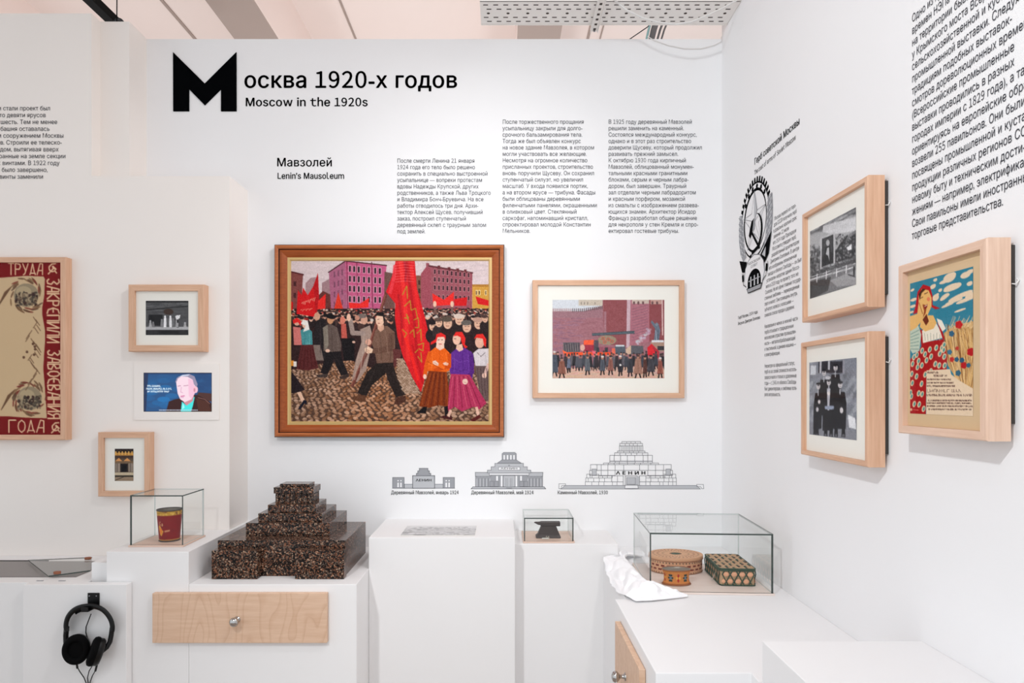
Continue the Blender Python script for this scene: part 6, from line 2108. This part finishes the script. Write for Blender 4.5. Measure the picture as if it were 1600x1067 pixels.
ph = empty('headphones', hp(330, 520, .025), 0, 'black over-ear headphones hanging from the hook on the white block', 'headphones')
yc = .025
arcp = [(100, 520), (88, 470), (98, 400), (128, 340), (178, 292), (245, 262), (330, 250), (410, 258), (480, 290), (535, 345), (570, 410), (582, 470), (578, 520)]
mb = MB()
N = []
for k in range(49):
    t = k / 48 * (len(arcp) - 1)
    i = min(int(t), len(arcp) - 2)
    f = t - i
    P0, P1, P2, P3 = [Vector(arcp[max(0, min(len(arcp) - 1, i + d_))]) for d_ in (-1, 0, 1, 2)]
    N.append(.5 * ((2 * P1) + (P2 - P0) * f + (2 * P0 - 5 * P1 + 4 * P2 - P3) * f * f + (3 * P1 - P0 - 3 * P2 + P3) * f ** 3))
def band(mb, pts, th, wd, y0):
    vs = []
    for i, p in enumerate(pts):
        a = pts[max(0, i - 1)]; b = pts[min(len(pts) - 1, i + 1)]
        t = (b - a).normalized(); nn = Vector((t.y, -t.x))
        for (o_, yy) in ((th, -wd * .8), (th, wd * .8), (th * .6, wd), (-th, wd * .9), (-th, -wd * .9), (th * .6, -wd)):
            q_ = p + nn * o_
            vs.append(hp(q_.x, q_.y, y0 + yy))
    m6 = 6
    fs = []
    for i in range(len(pts) - 1):
        for k in range(m6):
            fs.append((i * m6 + k, i * m6 + (k + 1) % m6, (i + 1) * m6 + (k + 1) % m6, (i + 1) * m6 + k))
    mb.add(vs, fs, 0, True)
    mb.add(vs, [tuple(range(m6)), tuple(range((len(pts) - 1) * m6, len(pts) * m6))[::-1]])
band(mb, N, 27, .014, yc)
child_at(mb.build('headband', M['plastic']), ph)
mb = MB()
band(mb, [p + (Vector((330, 520)) - p).normalized() * 30 for p in N[15:25]], 20, .012, yc)
child_at(mb.build('head_cushion', M['pad']), ph)
mb = MB()                                                       # grey lettering strip along the top
for k in range(26, 36, 1):
    p = N[k] - (Vector((330, 520)) - N[k]).normalized() * 16
    c_ = hp(p.x, p.y, yc + .006)
    mb.box(c_.x - .0013, c_.x + .0013, c_.y - .004, c_.y + .004, c_.z - .0004, c_.z + .0006)
child_at(mb.build('band_mark', M['silver']), ph)


def yoke(pts, th):
    mb = MB()
    mb.tube([hp(*p) for p in pts], th, 8)
    return child_at(mb.build('yoke', M['plastic']), ph)


yoke([(96, 470, yc), (88, 560, yc), (90, 640, yc), (104, 700, yc + .004), (112, 740, yc + .006)], .0075)
yoke([(580, 480, yc), (570, 560, yc), (556, 630, yc + .004), (520, 690, yc + .012), (470, 730, yc + .018)], .0075)


def cup_part(cx, cy, rx, ry, yy, tilt, turn, dep):
    """ear cup: flattened drum with a thick cushion; local z is its axis"""
    root_c = hp(cx, cy, yy)
    R = Matrix.Rotation(tilt, 3, 'Y') @ Matrix.Rotation(turn, 3, 'Z') @ Matrix.Rotation(math.pi / 2, 3, 'X')
    px = K / 1.27 / 6.8
    def lathe(prof, n=36):
        mb = MB(); vs = []
        for r_, z in prof:
            for k in range(n):
                w_ = 2 * math.pi * k / n
                vs.append(root_c + R @ Vector((r_ * rx * px * math.cos(w_), r_ * ry * px * math.sin(w_), z * dep)))
        mb.add(vs, [(i * n + k, i * n + (k + 1) % n, (i + 1) * n + (k + 1) % n, (i + 1) * n + k) for i in range(len(prof) - 1) for k in range(n)], 0, True)
        mb.add(vs, [tuple(range(n))[::-1], tuple(range((len(prof) - 1) * n, len(prof) * n))])
        return mb
    o = child_at(lathe([(.55, -1.0), (.82, -.92), (.95, -.6), (.97, -.1)]).build('ear_cup', M['plastic']), ph)
    cu = lathe([(.97, -.1), (1.02, .1), (1.03, .4), (.96, .75), (.78, .95), (.6, .8), (.55, .4)]).build('ear_cushion', M['pad'])
    cu.parent = o
    cu.matrix_parent_inverse = o.matrix_parent_inverse.copy()
    return o


def _fix(o):
    """sub-parts were built in world space: keep them there"""
    for ch in o.children:
        ch.matrix_parent_inverse = Matrix.Identity(4)
    return o


# sub-part meshes share the part's world frame, so identity is the right inverse
_fix(cup_part(202, 706, 128, 156, .032, math.radians(6), math.radians(14), .017))
_fix(cup_part(410, 735, 118, 150, .046, math.radians(20), math.radians(-62), .019))
mb = MB()
mb.tube([hp(*p) for p in ((355, 335, .02), (330, 400, .014), (303, 470, .010), (300, 530, .010), (325, 620, .012), (352, 705, .02))], .0018, 6)
mb.tube([hp(*p) for p in ((203, 860, .022), (207, 895, .018), (235, 945, .010), (280, 1010, .006), (310, 1085, .006), (318, 1180, .006))], .0016, 6)
mb.tube([hp(*p) for p in ((372, 880, .022), (335, 940, .012), (318, 1010, .008), (326, 1080, .006), (332, 1180, .006))], .0016, 6)
mb.tube([hp(*p) for p in ((415, 885, .024), (405, 930, .016), (370, 990, .008), (345, 1060, .006), (338, 1180, .006))], .0016, 6)
for p, q_ in (((203, 855, .022), (210, 910, .016)), ((416, 880, .024), (402, 940, .015))):
    mb.tube([hp(*p), hp(*q_)], .0032, 8)
child_at(mb.build('cord', M['rubber']), ph)

# ------------------------------------------------------------------ glass sheet and cork pads on the left counter
ZL = Z(234.3)
def on_cnt(px, py, lift=0.0):
    r_ = (py - VY) / 234.3
    p = at(px, py, r_)
    return Vector((p.x, p.y, ZL + lift))
gs = [on_cnt(44, 880), on_cnt(75.8, 905.5), on_cnt(141.5, 896.5), on_cnt(144, 875.5)]
mb = MB()
lo, hi = .0085, .0125
cm = [Vector((p.x, p.y, 0)) for p in gs]
vs = [(p.x, p.y, ZL + lo) for p in cm] + [(p.x, p.y, ZL + hi) for p in cm]
mb.add(vs, [(3, 2, 1, 0), (4, 5, 6, 7)], 0)
mb.add(vs, [(i, (i + 1) % 4, 4 + (i + 1) % 4, 4 + i) for i in range(4)], 1)
tag(mb.build('glass_sheet', [M['glass'], M['glass_edge']]), 'loose sheet of glass lying over the grey panel on the left counter', 'glass sheet')


def pad(px, py, label, up=False):
    p = on_cnt(px, py)
    mb = MB()
    mb.lathe([(.0105, .0003), (.0115, .0012), (.0115, .0068), (.0105, .0078)], 20, 1.0, .8)
    o = mb.build('cork_pad', M['cork'], loc=(p.x, p.y, ZL + .0127))
    tag(o, label, 'pad', 'cork pads on the left counter')


pad(89.5, 902.5, 'brown cork pad on the near corner of the glass sheet')
pad(137.5, 879.5, 'brown cork pad on the far corner of the glass sheet')
for px, lab in ((62.7, 'thin grey slot left of the glass sheet corner, on the counter front edge'), (97, 'thin grey slot right of the glass sheet corner, on the counter front edge')):
    p = on_cnt(px, 907.6)
    mb = MB()
    mb.box(-.0105, .0105, -.003, .003, .0003, .0012)
    tag(mb.build('counter_slot', M['fillgrey_dark'], loc=(p.x, p.y, ZL)), lab, 'slot')

# ------------------------------------------------------------------ overhead: cable tray, cables, track
ZT = EYE + 1.452
tr = empty('cable_tray', (.4, D / 1.06, ZT), 0, 'pale perforated cable tray crossing above the back wall', 'cable tray')
x0, x1 = -.0835, XR - .002
y0, y1 = 1.452 * F / 614.5, 1.452 * F / 579
mb = MB()
mb.box(x0, x1, y0, y1, ZT, ZT + .0015)
mb.box(x0, x1, y0, y0 + .0015, ZT, ZT + .05)
mb.box(x0, x1, y1 - .0015, y1, ZT - .004, ZT + .05)
pitch = .0375
nx = int((x1 - x0) / pitch)
for k in range(nx):
    for row, f in enumerate((.14, .32, .68, .86)):
        xx = x0 + .012 + k * pitch + (.012 if row % 2 else 0)
        yy = y0 + (y1 - y0) * f
        if xx + .018 < x1: mb.box(xx, xx + .018, yy - .003, yy + .003, ZT - .0004, ZT, 1)
    if k % 2 == 0:
        xx = x0 + .03 + k * pitch
        yy = y0 + (y1 - y0) * .5
        vs = [(xx + .0062 * math.cos(t), yy + .0062 * math.sin(t), ZT - .0004) for t in [2 * math.pi * j / 12 for j in range(12)]]
        mb.add(vs, [tuple(range(12))[::-1]], 1)
child_at(mb.build('channel', [M['tray'], M['hole']]), tr)
mb = MB()
zz = ZT - .012
xs = (925 - VX) / 579 * 1.44
mb.box(xs, xs + .030, y0 - .12, y1 + .03, zz, zz + .002)
mb.box(xs, xs + .002, y0 - .12, y1 + .03, zz - .008, zz + .010)
mb.box(xs + .028, xs + .030, y0 - .12, y1 + .03, zz - .008, zz + .010)
for k in range(9):
    yy = y1 + .015 - k * .034
    mb.box(xs + .010, xs + .020, yy - .009, yy + .004, zz - .0004, zz, 1)
o = child_at(mb.build('bracket', [M['tray'], M['hole']]), tr)
mb = MB()
mb.tube([(xs + .015, y1 + .02, zz - .006), (xs + .015, y1 + .02, CEIL)], .004, 8)
child_at(mb.build('threaded_rod', M['silver']), tr)


def sag(p0, p1, drop, n=20):
    p0, p1 = Vector(p0), Vector(p1)
    return [p0.lerp(p1, t) - Vector((0, 0, drop * 4 * t * (1 - t))) for t in [i / (n - 1) for i in range(n)]]


def ceilpt(px, py, y):
    return ((px - VX) / F * y, y, EYE - (py - VY) / F * y)


yy = y0 - .012
mb = MB()
mb.tube([ceilpt(950, -12, yy)] + [ceilpt(px, py, yy) for px, py in ((962, 2), (980, 16), (1005, 28), (1030, 35), (1055, 38), (1080, 34), (1105, 24), (1130, 12), (1152, 0), (1162, -8))], .0035, 8)
tag(mb.build('white_cable', M['cable_white']), 'thick white cable looping below the cable tray', 'cable')
mb = MB()
mb.tube([ceilpt(px, py, D - .006) for px, py in ((1012, 57), (1022, 63), (1045, 71), (1070, 76), (1095, 76), (1115, 71), (1127, 65), (1127.4, 57))], .0016, 6)
tag(mb.build('white_cable', M['cable_white']), 'thin pale cable sagging against the top of the back wall', 'cable')
for (xa, xb, rr, mt, lab) in ((1027, 1017, .016, 'cable_dark', 'thickest dark cable of the bunch behind the tray'), (1018.5, 1009, .006, 'cable_teal', 'teal cable beside the dark bunch behind the tray'), (1038, 1026, .006, 'cable_dark', 'thin dark cable right of the bunch behind the tray'), (1045, 1032, .005, 'cable_dark', 'thin dark cable farthest right behind the tray')):
    ya, yb = 3.25, 3.75
    mb = MB()
    pa, pb = ceilpt(xa, 30, ya), ceilpt(xb, 66, yb)
    mb.tube([pa, ((pa[0] + pb[0]) / 2, (pa[1] + pb[1]) / 2, (pa[2] + pb[2]) / 2 + .01), pb], rr, 8)
    tag(mb.build('bundled_cable', M[mt]), lab, 'cable', 'cables behind the tray')
mb = MB()
mb.tube([(ceilpt(970, 64, D + .05)[0], D + .05, TOP + .001), ceilpt(1012, 42, 2.66), (ceilpt(1018, 39, 2.64)[0], y1 + .003, ZT + .012)], .002, 6)
tag(mb.build('hanging_wire', M['cable_dark']), 'thin slanting wire between back wall and cable tray', 'wire')

# black lighting track behind the left tower
tk = empty('lighting_track', (-1.72, 3.0, EYE + 1.6), 0, 'black lighting track rising behind the top of the left wall', 'lighting track')
xt0, xt1 = -625 / 588 * 1.6, -611 / 588 * 1.6
mb = MB()
mb.box(xt0 - .003, xt1, 1.9, 3.6, EYE + 1.6, EYE + 1.636)
child_at(mb.build('rail', M['track'], bevel=.001), tk)
mb = MB()
ph_ = ceilpt(184, 0, 2.83)
mb.tube([(ph_[0] - .004, 2.83, EYE + 1.55), (ph_[0], 2.83, CEIL)], .0022, 6)
tag(mb.build('hanging_wire', M['track']), 'thin black wire hanging down behind the left wall top', 'wire')
mb = MB()
q0 = ceilpt(181, 26, 2.84)
mb.tube([(q0[0] + .022 * math.cos(t), 2.86, EYE + 1.575 + .026 * math.sin(t)) for t in [math.pi * k / 10 for k in range(11)]], .004, 8)
mb.tube([(q0[0] - .012 + .016 * math.cos(t), 2.88, EYE + 1.575 + .03 * math.sin(t)) for t in [math.pi * k / 10 for k in range(11)]], .004, 8)
tag(mb.build('cable_loop', M['cable_dark']), 'small loop of dark cable beside the hanging black wire', 'cable')
